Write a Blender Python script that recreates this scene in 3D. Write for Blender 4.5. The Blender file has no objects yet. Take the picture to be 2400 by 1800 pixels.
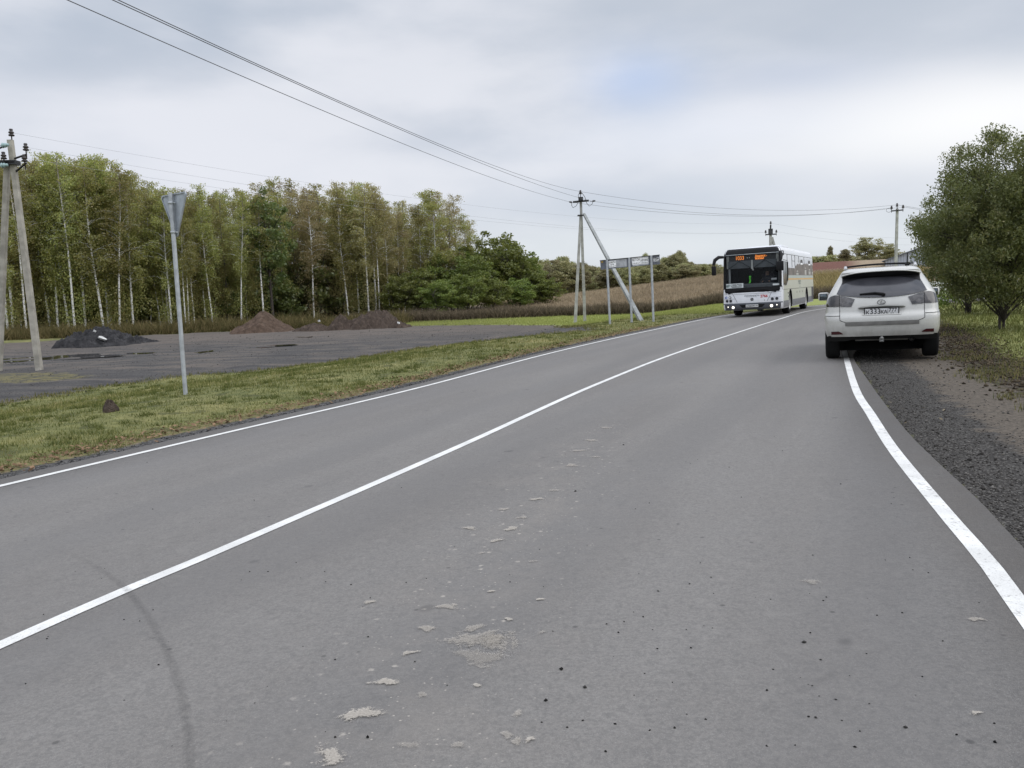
import bpy, bmesh, math, random
import numpy as np
from mathutils import Vector, Matrix, Quaternion
from math import sin, cos, tan, atan, atan2, pi, radians, sqrt, exp

random.seed(7); RNG = np.random.default_rng(11)
scene = bpy.context.scene
COL = scene.collection

# ------------------------------------------------------------------ camera
F, H0, RHO, EYE = 1942.0, 675.0, 0.028, 1.5
_p = atan((900 - H0) / F)
FWD = np.array([0, cos(_p), -sin(_p)])
_r0 = np.array([1.0, 0, 0]); _u0 = np.array([0, sin(_p), cos(_p)])
RGT = cos(RHO) * _r0 - sin(RHO) * _u0
UPV = cos(RHO) * _u0 + sin(RHO) * _r0
cam = bpy.data.objects.new('camera', bpy.data.cameras.new('camera'))
COL.objects.link(cam)
cam.matrix_world = Matrix(((RGT[0], UPV[0], -FWD[0], 0), (RGT[1], UPV[1], -FWD[1], 0),
                           (RGT[2], UPV[2], -FWD[2], EYE), (0, 0, 0, 1)))
cam.data.sensor_width = 36; cam.data.sensor_fit = 'HORIZONTAL'
cam.data.lens = 36 * F / 2400
cam.data.clip_start = 0.05; cam.data.clip_end = 6000
scene.camera = cam


def ray(px, py):
    return FWD + RGT * (px - 1200) / F + UPV * (900 - py) / F


def at(px, py, Y):
    """world point at ground distance Y seen in direction px,py of the photograph"""
    d = ray(px, py)
    return Vector(d * (Y / d[1]) + np.array([0, 0, EYE]))


# ------------------------------------------------------------------ terrain
def sst(a, b, t):
    t = np.clip((t - a) / (b - a), 0, 1)
    return t * t * (3 - 2 * t)


def dof(x, y):
    return 0.91 * x - 0.414 * y + 3.7


def Z(x, y):
    x = np.asarray(x, float); y = np.asarray(y, float)
    d = dof(x, y)
    z = 0.03 * np.clip(d, -4.6, 6.2)
    z = z - 0.72 * sst(-6.0, -15.0, d) * sst(-2, 10, y)
    z = z - 0.25 * sst(-16, -45, d)
    a = x / np.maximum(y, 5.0)
    E = np.interp(a, [-1, -.1, .05, .1, .23, .37, .5, .8], [-1.2, -1.0, -.1, .5, 2.1, 4.0, 4.3, 3.0])
    s = sst(66, 125, y)
    z = z * (1 - s) + E * s
    z = z - 1.6 * sst(128, 200, y)
    rough = sst(4.4, 5.6, -d) + sst(6.2, 7.5, d)
    z = z + rough * (0.022 * np.sin(1.7 * x + .6 * y) * np.sin(1.3 * y - .4 * x) + .014 * np.sin(4.1 * x + 1) * np.sin(3.7 * y))
    return z


def zf(x, y):
    return float(Z(x, y))


def hit(px, py):
    """where the line of sight meets the ground"""
    d = ray(px, py); lo = 1.0; t = 1.0
    while t < 1500:
        p = d * t
        if EYE + p[2] < zf(p[0], p[1]):
            break
        lo = t; t *= 1.03
    for _ in range(30):
        m = (lo + t) / 2; p = d * m
        if EYE + p[2] < zf(p[0], p[1]): t = m
        else: lo = m
    p = d * t
    return np.array([p[0], p[1]])


# ------------------------------------------------------------------ object helpers
def link(o, parent=None):
    COL.objects.link(o)
    if parent is not None: o.parent = parent
    return o


def tag(o, label, cat, group=None, kind=None):
    o['label'] = label; o['category'] = cat
    if group: o['group'] = group
    if kind: o['kind'] = kind
    return o


def empty(name, loc=(0, 0, 0), rot=None, label=None, cat=None, group=None):
    o = bpy.data.objects.new(name, None); o.empty_display_size = .2
    COL.objects.link(o); o.location = loc
    if rot is not None:
        o.rotation_euler = rot
    if label: tag(o, label, cat, group)
    return o


def copy_tree(o, parent=None):
    c = o.copy(); COL.objects.link(c); c.parent = parent
    for ch in list(o.children): copy_tree(ch, c)
    return c


def mesh_np(name, verts, faces, mat, parent=None, tint=None, smooth=False):
    """verts (N,3) array, faces (M,k) array of one k"""
    verts = np.asarray(verts, np.float32); faces = np.asarray(faces, np.int32)
    me = bpy.data.meshes.new(name)
    k = faces.shape[1]; M = len(faces)
    me.vertices.add(len(verts)); me.vertices.foreach_set('co', verts.ravel())
    me.loops.add(M * k); me.loops.foreach_set('vertex_index', faces.ravel())
    me.polygons.add(M); me.polygons.foreach_set('loop_start', np.arange(M, dtype=np.int32) * k)
    if smooth: me.polygons.foreach_set('use_smooth', np.ones(M, bool))
    if tint is not None:
        at_ = me.attributes.new('tint', 'FLOAT', 'FACE'); at_.data.foreach_set('value', np.asarray(tint, np.float32))
    me.update(calc_edges=True); me.validate()
    if mat: me.materials.append(mat)
    return link(bpy.data.objects.new(name, me), parent)


class MB:
    def __init__(s):
        s.v = []; s.f = []; s.m = []; s.sm = []

    def add(s, vs, fs, mi=0, smooth=False):
        b = len(s.v); s.v += [tuple(v) for v in vs]
        for f in fs:
            s.f.append(tuple(i + b for i in f)); s.m.append(mi); s.sm.append(smooth)
        return s

    def box(s, c, d, R=None, mi=0, bev=0.0):
        cx, cy, cz = c; hx, hy, hz = d[0] / 2, d[1] / 2, d[2] / 2
        if bev > 0:
            bm = bmesh.new(); bmesh.ops.create_cube(bm, size=1)
            bmesh.ops.scale(bm, vec=(d[0], d[1], d[2]), verts=bm.verts)
            bmesh.ops.bevel(bm, geom=bm.edges[:], offset=bev, segments=2, profile=.6, affect='EDGES')
            bm.verts.index_update()
            vs = [v.co.copy() for v in bm.verts]; fs = [[v.index for v in f.verts] for f in bm.faces]; bm.free()
            if R is not None: vs = [R @ v for v in vs]
            s.add([(v[0] + cx, v[1] + cy, v[2] + cz) for v in vs], fs, mi, True); return s
        vs = [Vector((x, y, z)) for x in (-hx, hx) for y in (-hy, hy) for z in (-hz, hz)]
        if R is not None: vs = [R @ v for v in vs]
        s.add([(v[0] + cx, v[1] + cy, v[2] + cz) for v in vs],
              [(0, 1, 3, 2), (4, 6, 7, 5), (0, 4, 5, 1), (2, 3, 7, 6), (0, 2, 6, 4), (1, 5, 7, 3)], mi)
        return s

    def tube(s, pts, rad, n=8, cap=True, mi=0, smooth=True, phase=0.0, flat=1.0):
        pts = [Vector(p) for p in pts]
        if not hasattr(rad, '__len__'): rad = [rad] * len(pts)
        vs = []; fs = []; ref = None
        for i, p in enumerate(pts):
            t = (pts[min(i + 1, len(pts) - 1)] - pts[max(i - 1, 0)]).normalized()
            if ref is None:
                ref = Vector((1, 0, 0)) if abs(t.x) < .9 else Vector((0, 1, 0))
            u = (ref - t * ref.dot(t)).normalized(); w = t.cross(u); ref = u
            for k in range(n):
                a = 2 * pi * k / n + phase
                vs.append(p + u * cos(a) * rad[i] + w * sin(a) * rad[i] * flat)
        for i in range(len(pts) - 1):
            for k in range(n):
                a = i * n + k; b = i * n + (k + 1) % n
                fs.append((a, b, b + n, a + n))
        s.add(vs, fs, mi, smooth)
        if cap:
            s.add(vs[:n], [tuple(range(n - 1, -1, -1))], mi); s.add(vs[-n:], [tuple(range(n))], mi)
        return s

    def beam(s, a, b, w0, w1, mi=0):
        return s.tube([a, b], [w0 * .7071, w1 * .7071], n=4, smooth=False, phase=pi / 4, mi=mi)

    def lathe(s, prof, o=(0, 0, 0), axis='z', n=20, mi=0, smooth=True):
        """prof: list of (r, h)"""
        vs = []; fs = []
        for r, h in prof:
            for k in range(n):
                a = 2 * pi * k / n; p = (r * cos(a), r * sin(a), h)
                if axis == 'x': p = (p[2], p[0], p[1])
                if axis == 'y': p = (p[1], p[2], p[0])
                vs.append((p[0] + o[0], p[1] + o[1], p[2] + o[2]))
        for i in range(len(prof) - 1):
            for k in range(n):
                a = i * n + k; b = i * n + (k + 1) % n
                fs.append((a, b, b + n, a + n))
        s.add(vs, fs, mi, smooth)
        return s

    def poly(s, pts, mi=0):
        return s.add(pts, [tuple(range(len(pts)))], mi)

    def grid(s, fn, us, vs_, mi=0, smooth=True):
        n = len(vs_)
        V = [fn(u, v) for u in us for v in vs_]
        Fs = [(i * n + j, i * n + j + 1, (i + 1) * n + j + 1, (i + 1) * n + j) for i in range(len(us) - 1) for j in range(n - 1)]
        return s.add(V, Fs, mi, smooth)

    def build(s, name, mats, parent=None, merge=False):
        me = bpy.data.meshes.new(name)
        me.from_pydata(s.v, [], s.f)
        if not isinstance(mats, (list, tuple)): mats = [mats]
        for m in mats: me.materials.append(m)
        me.polygons.foreach_set('material_index', s.m)
        me.polygons.foreach_set('use_smooth', s.sm)
        if merge:
            bm = bmesh.new(); bm.from_mesh(me)
            bmesh.ops.remove_doubles(bm, verts=bm.verts, dist=1e-4)
            bmesh.ops.recalc_face_normals(bm, faces=bm.faces)
            bm.to_mesh(me); bm.free()
        me.update()
        return link(bpy.data.objects.new(name, me), parent)


def text_obj(name, s, size, mat, parent, M, thick=0.0, bold=0.0, width=None):
    cu = bpy.data.curves.new('txt', 'FONT'); cu.body = s; cu.size = size
    cu.align_x = 'CENTER'; cu.align_y = 'CENTER'; cu.extrude = thick; cu.offset = bold
    cu.resolution_u = 4
    t = bpy.data.objects.new('txt', cu)
    me = bpy.data.meshes.new_from_object(t)
    bpy.data.objects.remove(t); bpy.data.curves.remove(cu)
    me.materials.clear(); me.materials.append(mat)
    if width and len(me.vertices):
        xs = [v.co.x for v in me.vertices]; k = width / (max(xs) - min(xs)); c = (max(xs) + min(xs)) / 2
        for v in me.vertices: v.co.x = (v.co.x - c) * k
    me.transform(M)
    o = bpy.data.objects.new(name, me); me.name = name
    return link(o, parent)


# ------------------------------------------------------------------ materials
class NT:
    def __init__(s, name, world=False):
        if world:
            s.owner = bpy.data.worlds.new(name)
        else:
            s.owner = bpy.data.materials.new(name)
        s.owner.use_nodes = True
        s.t = s.owner.node_tree; s.t.nodes.clear()

    def n(s, typ, **kw):
        nd = s.t.nodes.new(typ)
        for k, v in kw.items():
            if k[0] == '_': nd.inputs[k[1:]].default_value = v
            else: setattr(nd, k, v)
        return nd

    def l(s, a, b): s.t.links.new(a, b)

    def inp(s, sock, v):
        if isinstance(v, (int, float, tuple, list)):
            if sock.type == 'RGBA' and not isinstance(v, (int, float)) and len(v) == 3: v = (*v, 1)
            sock.default_value = v
        else: s.l(v, sock)

    def math(s, op, a, b=None, c=None, clamp=False):
        nd = s.n('ShaderNodeMath', operation=op, use_clamp=clamp)
        s.inp(nd.inputs[0], a)
        if b is not None: s.inp(nd.inputs[1], b)
        if c is not None: s.inp(nd.inputs[2], c)
        return nd.outputs[0]

    def mix(s, f, a, b, mode='MIX'):
        nd = s.n('ShaderNodeMix', data_type='RGBA', blend_type=mode)
        s.inp(nd.inputs[0], f); s.inp(nd.inputs[6], a); s.inp(nd.inputs[7], b)
        return nd.outputs[2]

    def ramp(s, x, lo, hi):
        nd = s.n('ShaderNodeMapRange', interpolation_type='SMOOTHSTEP')
        s.inp(nd.inputs[0], x); nd.inputs[1].default_value = lo; nd.inputs[2].default_value = hi
        return nd.outputs[0]

    def noise(s, vec, scale, detail=4, rough=.55, out=0):
        nd = s.n('ShaderNodeTexNoise'); s.l(vec, nd.inputs['Vector'])
        nd.inputs['Scale'].default_value = scale; nd.inputs['Detail'].default_value = detail
        nd.inputs['Roughness'].default_value = rough
        return nd.outputs[out]

    def vor(s, vec, scale, out='Distance', feature='F1'):
        nd = s.n('ShaderNodeTexVoronoi', feature=feature); s.l(vec, nd.inputs['Vector'])
        nd.inputs['Scale'].default_value = scale
        return nd.outputs[out]

    def pos(s): return s.n('ShaderNodeNewGeometry').outputs['Position']

    def obj(s): return s.n('ShaderNodeTexCoord').outputs['Object']

    def mapv(s, vec, scale):
        nd = s.n('ShaderNodeMapping'); s.l(vec, nd.inputs[0]); nd.inputs['Scale'].default_value = scale
        return nd.outputs[0]

    def attr(s, name):
        return s.n('ShaderNodeAttribute', attribute_name=name).outputs['Fac']

    def bump(s, h, dist, strength=1.0):
        nd = s.n('ShaderNodeBump'); s.l(h, nd.inputs['Height'])
        nd.inputs['Distance'].default_value = dist; nd.inputs['Strength'].default_value = strength
        return nd.outputs[0]

    def pbr(s, col, rough=.6, metal=0.0, spec=.5, normal=None, coat=0.0, emit=None, es=0.0):
        b = s.n('ShaderNodeBsdfPrincipled')
        s.inp(b.inputs['Base Color'], col); s.inp(b.inputs['Roughness'], rough)
        s.inp(b.inputs['Metallic'], metal); b.inputs['Specular IOR Level'].default_value = spec
        b.inputs['Coat Weight'].default_value = coat; b.inputs['Coat Roughness'].default_value = .05
        if normal is not None: s.l(normal, b.inputs['Normal'])
        if emit is not None:
            s.inp(b.inputs['Emission Color'], emit); b.inputs['Emission Strength'].default_value = es
        return b.outputs[0]

    def out(s, sh):
        o = s.n('ShaderNodeOutputMaterial'); s.l(sh, o.inputs['Surface']); return s.owner


def simple(name, col, rough=.6, metal=0.0, var=.12, scale=6.0, coat=0.0, spec=.5, bump=0.0, emit=None, es=0.0):
    t = NT(name)
    f = t.noise(t.obj(), scale, 5)
    lo = tuple(c * (1 - var) for c in col); hi = tuple(min(1, c * (1 + var)) for c in col)
    c = t.mix(t.ramp(f, .3, .7), lo, hi)
    nrm = t.bump(t.noise(t.obj(), scale * 8, 3), bump) if bump else None
    return t.out(t.pbr(c, rough, metal, spec, nrm, coat, emit, es))


def dirty(name, col, dirt=(.16, .14, .12), amount=.5, rough=.4, metal=0.0, coat=0.0, zlo=0.3, zhi=1.0, spec=.5):
    """painted surface with road film that thickens towards the bottom of the body"""
    t = NT(name)
    o = t.obj()
    sep = t.n('ShaderNodeSeparateXYZ'); t.l(o, sep.inputs[0])
    g = t.ramp(sep.outputs[2], zhi, zlo)
    f = t.noise(o, 3.0, 6, .65)
    f2 = t.noise(t.mapv(o, (6, 6, 1.2)), 2.0, 5, .6)
    m = t.math('MULTIPLY', t.math('ADD', t.math('MULTIPLY', g, .75), .22), t.ramp(t.math('ADD', t.math('MULTIPLY', f, .6), t.math('MULTIPLY', f2, .4)), .25, .75))
    m = t.math('MULTIPLY', m, amount, clamp=True)
    c = t.mix(m, col, dirt)
    r = t.math('ADD', t.math('MULTIPLY', m, .5), rough, clamp=True)
    return t.out(t.pbr(c, r, metal, spec, None, coat))


def leafmat(name, ca, cb, cc, trans=.35):
    t = NT(name)
    tn = t.attr('tint')
    oi = t.n('ShaderNodeObjectInfo').outputs['Random']
    c = t.mix(t.ramp(tn, 0, .6), ca, cb)
    c = t.mix(t.ramp(tn, .62, 1.0), c, cc)
    c2 = t.n('ShaderNodeHueSaturation')
    t.l(c, c2.inputs['Color']); t.l(t.math('MULTIPLY_ADD', oi, .045, .477), c2.inputs['Hue'])
    t.l(t.math('MULTIPLY_ADD', oi, .5, .75), c2.inputs['Value'])
    d = t.n('ShaderNodeBsdfDiffuse'); t.l(c2.outputs[0], d.inputs[0])
    tr = t.n('ShaderNodeBsdfTranslucent'); t.l(c2.outputs[0], tr.inputs[0])
    m = t.n('ShaderNodeMixShader'); m.inputs[0].default_value = trans
    t.l(d.outputs[0], m.inputs[1]); t.l(tr.outputs[0], m.inputs[2])
    g = t.n('ShaderNodeBsdfGlossy'); g.inputs['Roughness'].default_value = .45
    m2 = t.n('ShaderNodeMixShader'); m2.inputs[0].default_value = .04
    t.l(m.outputs[0], m2.inputs[1]); t.l(g.outputs[0], m2.inputs[2])
    return t.out(m2.outputs[0])


def tintmat(name, ca, cb, trans=.2, rough=.9):
    t = NT(name)
    c = t.mix(t.attr('tint'), ca, cb)
    d = t.n('ShaderNodeBsdfDiffuse'); t.l(c, d.inputs[0])
    tr = t.n('ShaderNodeBsdfTranslucent'); t.l(c, tr.inputs[0])
    m = t.n('ShaderNodeMixShader'); m.inputs[0].default_value = trans
    t.l(d.outputs[0], m.inputs[1]); t.l(tr.outputs[0], m.inputs[2])
    return t.out(m.outputs[0])


M = {}
M['concrete'] = simple('pole_concrete', (.36, .355, .33), .9, var=.22, scale=3, bump=.004)
M['concrete_warm'] = simple('weathered_concrete', (.33, .31, .265), .9, var=.25, scale=3, bump=.004)
M['dark_steel'] = simple('dark_steel', (.03, .03, .032), .5, .3)
M['galv'] = simple('galvanised_steel', (.38, .40, .42), .55, .25, var=.15, scale=8)
M['galv_panel'] = simple('weathered_sheet_metal', (.33, .36, .40), .6, .1, var=.2, scale=5)
M['porcelain'] = simple('brown_porcelain', (.03, .022, .02), .2)
M['glass_ins'] = simple('green_insulator_glass', (.30, .42, .42), .12)
M['thin_wire'] = simple('aluminium_wire', (.34, .35, .36), .5, .3)
M['wire'] = simple('bare_wire', (.09, .09, .095), .5, .5)
M['black'] = simple('black_plastic', (.009, .009, .010), .5, spec=.2)
M['rubber'] = simple('tyre_rubber', (.010, .010, .010), .9, spec=.2)
M['void'] = simple('dark_inside', (.006, .006, .006), .95)
M['paper'] = simple('white_sticker', (.88, .88, .88), .6, var=.05)
M['ink'] = simple('black_ink', (.015, .015, .015), .7)
M['red'] = simple('red_ink', (.45, .02, .02), .6)
M['chrome'] = simple('chrome', (.6, .6, .6), .15, 1.0)
M['plate'] = simple('plate_white', (.55, .55, .55), .5, var=.08)

# ------------------------------------------------------------------ sky and light
def make_world():
    t = NT('World', world=True)
    scene.world = t.owner
    el, az = radians(38), radians(105)
    sky = t.n('ShaderNodeTexSky', sky_type='NISHITA', sun_disc=False)
    sky.sun_elevation = el; sky.sun_rotation = az
    D = t.n('ShaderNodeTexCoord').outputs['Generated']
    sep = t.n('ShaderNodeSeparateXYZ'); t.l(D, sep.inputs[0])
    x, y, z = sep.outputs
    ys = t.math('MAXIMUM', y, .15)
    A = t.math('DIVIDE', x, ys); Ev = t.math('DIVIDE', z, ys)
    # stratocumulus deck: broad soft rolls flattened towards the horizon
    v = t.mapv(D, (1.0, 1.0, 3.0))
    big = t.noise(v, 1.9, 3, .45)
    v2 = t.mapv(D, (1.6, 1.6, 4.6))
    med = t.noise(v2, 3.0, 5, .5)
    v3 = t.mapv(D, (2.0, 2.0, 5.0)); fine = t.noise(v3, 4.5, 4, .5)
    m = t.math('ADD', t.math('ADD', t.math('MULTIPLY', big, .62), t.math('MULTIPLY', med, .30)), t.math('MULTIPLY', fine, .10))
    c = t.mix(t.ramp(m, .40, .62), (.475, .53, .62), (.77, .785, .84))

    def blob(a0, e0, ra, re, slope=0.0):
        da = t.math('DIVIDE', t.math('SUBTRACT', A, a0), ra)
        ee = t.math('SUBTRACT', t.math('SUBTRACT', Ev, e0), t.math('MULTIPLY', t.math('SUBTRACT', A, a0), slope))
        de = t.math('DIVIDE', ee, re)
        q = t.math('ADD', t.math('MULTIPLY', da, da), t.math('MULTIPLY', de, de))
        q = t.math('MULTIPLY', q, t.math('MULTIPLY_ADD', med, 2.6, -.3))
        return t.math('POWER', 2.718, t.math('MULTIPLY', q, -1.0))
    c = t.mix(t.math('MULTIPLY', blob(.36, .33, .42, .085, .02), .8), c, (.52, .565, .64))
    c = t.mix(t.math('MULTIPLY', blob(.16, .235, .07, .04), .6), c, (.46, .59, .86))
    c = t.mix(t.math('MULTIPLY', blob(.34, .235, .13, .028), .6), c, (.51, .57, .70))
    c = t.mix(t.math('MULTIPLY', blob(.56, .185, .26, .055, .10), 1.0), c, (.97, .97, .975))
    c = t.mix(t.math('MULTIPLY', blob(.22, .175, .2, .035, .1), .55), c, (.82, .85, .93))
    c = t.mix(t.math('MULTIPLY', blob(.2, .10, .3, .03, .03), .55), c, (.59, .64, .73))
    c = t.mix(t.math('MULTIPLY', blob(.25, .045, .5, .035), .7), c, (.80, .84, .87))
    c = t.mix(t.math('MULTIPLY', blob(-.45, .17, .3, .07, -.1), .55), c, (.78, .79, .85))
    # an overcast sky is brighter overhead
    up = t.ramp(z, .40, .95)
    k = t.math('MULTIPLY_ADD', up, 1.4, 1.0)
    k = t.math('ADD', k, t.math('MULTIPLY', t.ramp(y, .25, -.4), .5))  # extra sky brightness behind the camera, added to light surfaces facing it
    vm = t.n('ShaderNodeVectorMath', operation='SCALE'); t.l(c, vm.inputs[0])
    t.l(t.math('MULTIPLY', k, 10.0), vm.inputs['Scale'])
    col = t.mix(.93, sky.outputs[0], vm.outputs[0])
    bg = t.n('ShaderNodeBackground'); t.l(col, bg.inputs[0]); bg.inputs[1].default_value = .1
    o = t.n('ShaderNodeOutputWorld'); t.l(bg.outputs[0], o.inputs[0])
    L = bpy.data.lights.new('sun', 'SUN'); L.energy = 1.0; L.angle = radians(55); L.color = (1, .96, .9)
    so = bpy.data.objects.new('sun', L); COL.objects.link(so)
    so.rotation_euler = Vector((sin(az) * cos(el), cos(az) * cos(el), sin(el))).to_track_quat('Z', 'Y').to_euler()


make_world()
vs = scene.view_settings
vs.view_transform = 'Standard'; vs.look = 'None'; vs.gamma = 1; vs.use_curve_mapping = False; vs.exposure = 0.1

# ------------------------------------------------------------------ road layout (all in metres on the ground)
K = 2400 / 2212


def spline(P, n=14):
    P = np.asarray(P, float); out = []
    Q = np.vstack([2 * P[0] - P[1], P, 2 * P[-1] - P[-2]])
    for i in range(1, len(Q) - 2):
        for t in np.linspace(0, 1, n, endpoint=False):
            a, b, c, d = Q[i - 1], Q[i], Q[i + 1], Q[i + 2]
            out.append(.5 * ((2 * b) + (c - a) * t + (2 * a - 5 * b + 4 * c - d) * t * t + (3 * b - a - 3 * c + d) * t ** 3))
    out.append(Q[-2]); return np.array(out)


def offset(P, d):
    T = np.gradient(P, axis=0); T /= np.linalg.norm(T, axis=1)[:, None]
    return P + np.stack([T[:, 1], -T[:, 0]], 1) * d      # + is to the right


def smooth_pts(pts, order=2):
    """smooth a hand-read list of ground points along its main direction"""
    pts = np.array(pts); s = np.concatenate([[0], np.cumsum(np.linalg.norm(np.diff(pts, axis=0), axis=1))])
    return np.stack([np.polyval(np.polyfit(s, pts[:, k], order), s) for k in (0, 1)], 1)


C_pix = [(0, 1410), (250, 1297), (500, 1190), (1000, 968), (1300, 830), (1500, 752), (1700, 686)]
L_pix = [(0, 1058), (500, 938), (900, 843), (1200, 763), (1400, 717), (1560, 684)]
R_pix = [(2212, 1340), (2130, 1225), (2050, 1130), (1930, 980), (1880, 900), (1850, 850), (1830, 785), (1822, 748)]
cen = [hit(a * K, b * K) for a, b in C_pix]
lef = [hit(a * K, b * K) for a, b in L_pix]
rig = [hit(a * K, b * K) for a, b in R_pix]
# the road beyond: a bend to the right
hd = radians(26.5); p = np.array(cen[-1]) + 4.0 * np.array([sin(hd), cos(hd)]); far = [p]
while hd < radians(86):
    hd += 2.0 / 27.0; p = p + 2.0 * np.array([sin(hd), cos(hd)]); far.append(p)
for _ in range(14):
    p = p + 4.0 * np.array([sin(hd), cos(hd)]); far.append(p)
far = np.array(far)
farL = offset(far, -2.95); farR = offset(far, 3.0)


def back(P, n=4, step=4.0):
    P = np.array(P); t = (P[0] - P[1]) / np.linalg.norm(P[0] - P[1])
    return [P[0] + t * step * k for k in range(n, 0, -1)]


CEN = spline(back(cen) + list(cen) + list(far[1::2]))
LEF = spline(back(lef) + list(lef) + list(farL[2::2]))
# right edge line: read near, then parallel to the bend
r_end = rig[-1]
mid = [r_end + np.array([sin(radians(22)), cos(radians(22))]) * k for k in (6, 12, 18, 24)]
RIG = spline(back(rig) + list(rig) + mid + list(farR[4::2]))
EDGE_L = offset(LEF, -.33)
re_pix = [(2400, 1300), (2290, 1180), (2190, 1085), (2110, 1000), (2030, 890), (2000, 835)]
re_pts = [hit(*q) for q in re_pix]
off_r = offset(RIG, .45)
far_part = off_r[off_r[:, 1] > re_pts[-1][1] + 3]
EDGE_R = spline(back(re_pts) + list(re_pts) + list(far_part[::10]), 8)


def resamp(P, n):
    s = np.concatenate([[0], np.cumsum(np.linalg.norm(np.diff(P, axis=0), axis=1))])
    t = np.linspace(0, 1, n) ** 1.6 * s[-1]
    return np.stack([np.interp(t, s, P[:, 0]), np.interp(t, s, P[:, 1])], 1)


def pdist(P, poly):
    """distance of points to a polyline"""
    best = np.full(len(P), 1e9)
    for a, b in zip(poly[:-1], poly[1:]):
        ab = b - a; L2 = ab @ ab
        if L2 < 1e-9: continue
        t = np.clip(((P - a) @ ab) / L2, 0, 1)
        best = np.minimum(best, np.hypot(P[:, 0] - a[0] - t * ab[0], P[:, 1] - a[1] - t * ab[1]))
    return best


def inside(P, poly):
    x, y = P[:, 0], P[:, 1]; r = np.zeros(len(P), bool); n = len(poly)
    for i in range(n):
        a = poly[i]; b = poly[(i + 1) % n]
        if a[1] == b[1]: continue
        c = ((a[1] > y) != (b[1] > y)) & (x < (b[0] - a[0]) * (y - a[1]) / (b[1] - a[1]) + a[0])
        r ^= c
    return r


def sdist(P, poly):
    d = pdist(P, np.vstack([poly, poly[:1]]))
    return np.where(inside(P, poly), d, -d)


eL, eR = resamp(EDGE_L, 220), resamp(EDGE_R, 220)
ROADPOLY = np.vstack([eL, eR[::-1]])[::2]
lot_pix = [(-900, 1085), (-300, 1000), (0, 947), (230, 908), (435, 880), (800, 845), (1000, 815), (1250, 787), (1400, 773),
           (1310, 763), (1150, 762), (940, 764), (700, 772), (500, 778), (250, 790), (0, 806), (-300, 822), (-900, 850)]
LOT = np.array([hit(*q) for q in lot_pix])
ISL = np.array([hit(*q) for q in [(-300, 905), (0, 876), (110, 872), (220, 882), (130, 892), (0, 897), (-300, 925)]])
def rs(x, y): return float(Z(x, y)) + .03     # road surface height

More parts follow.
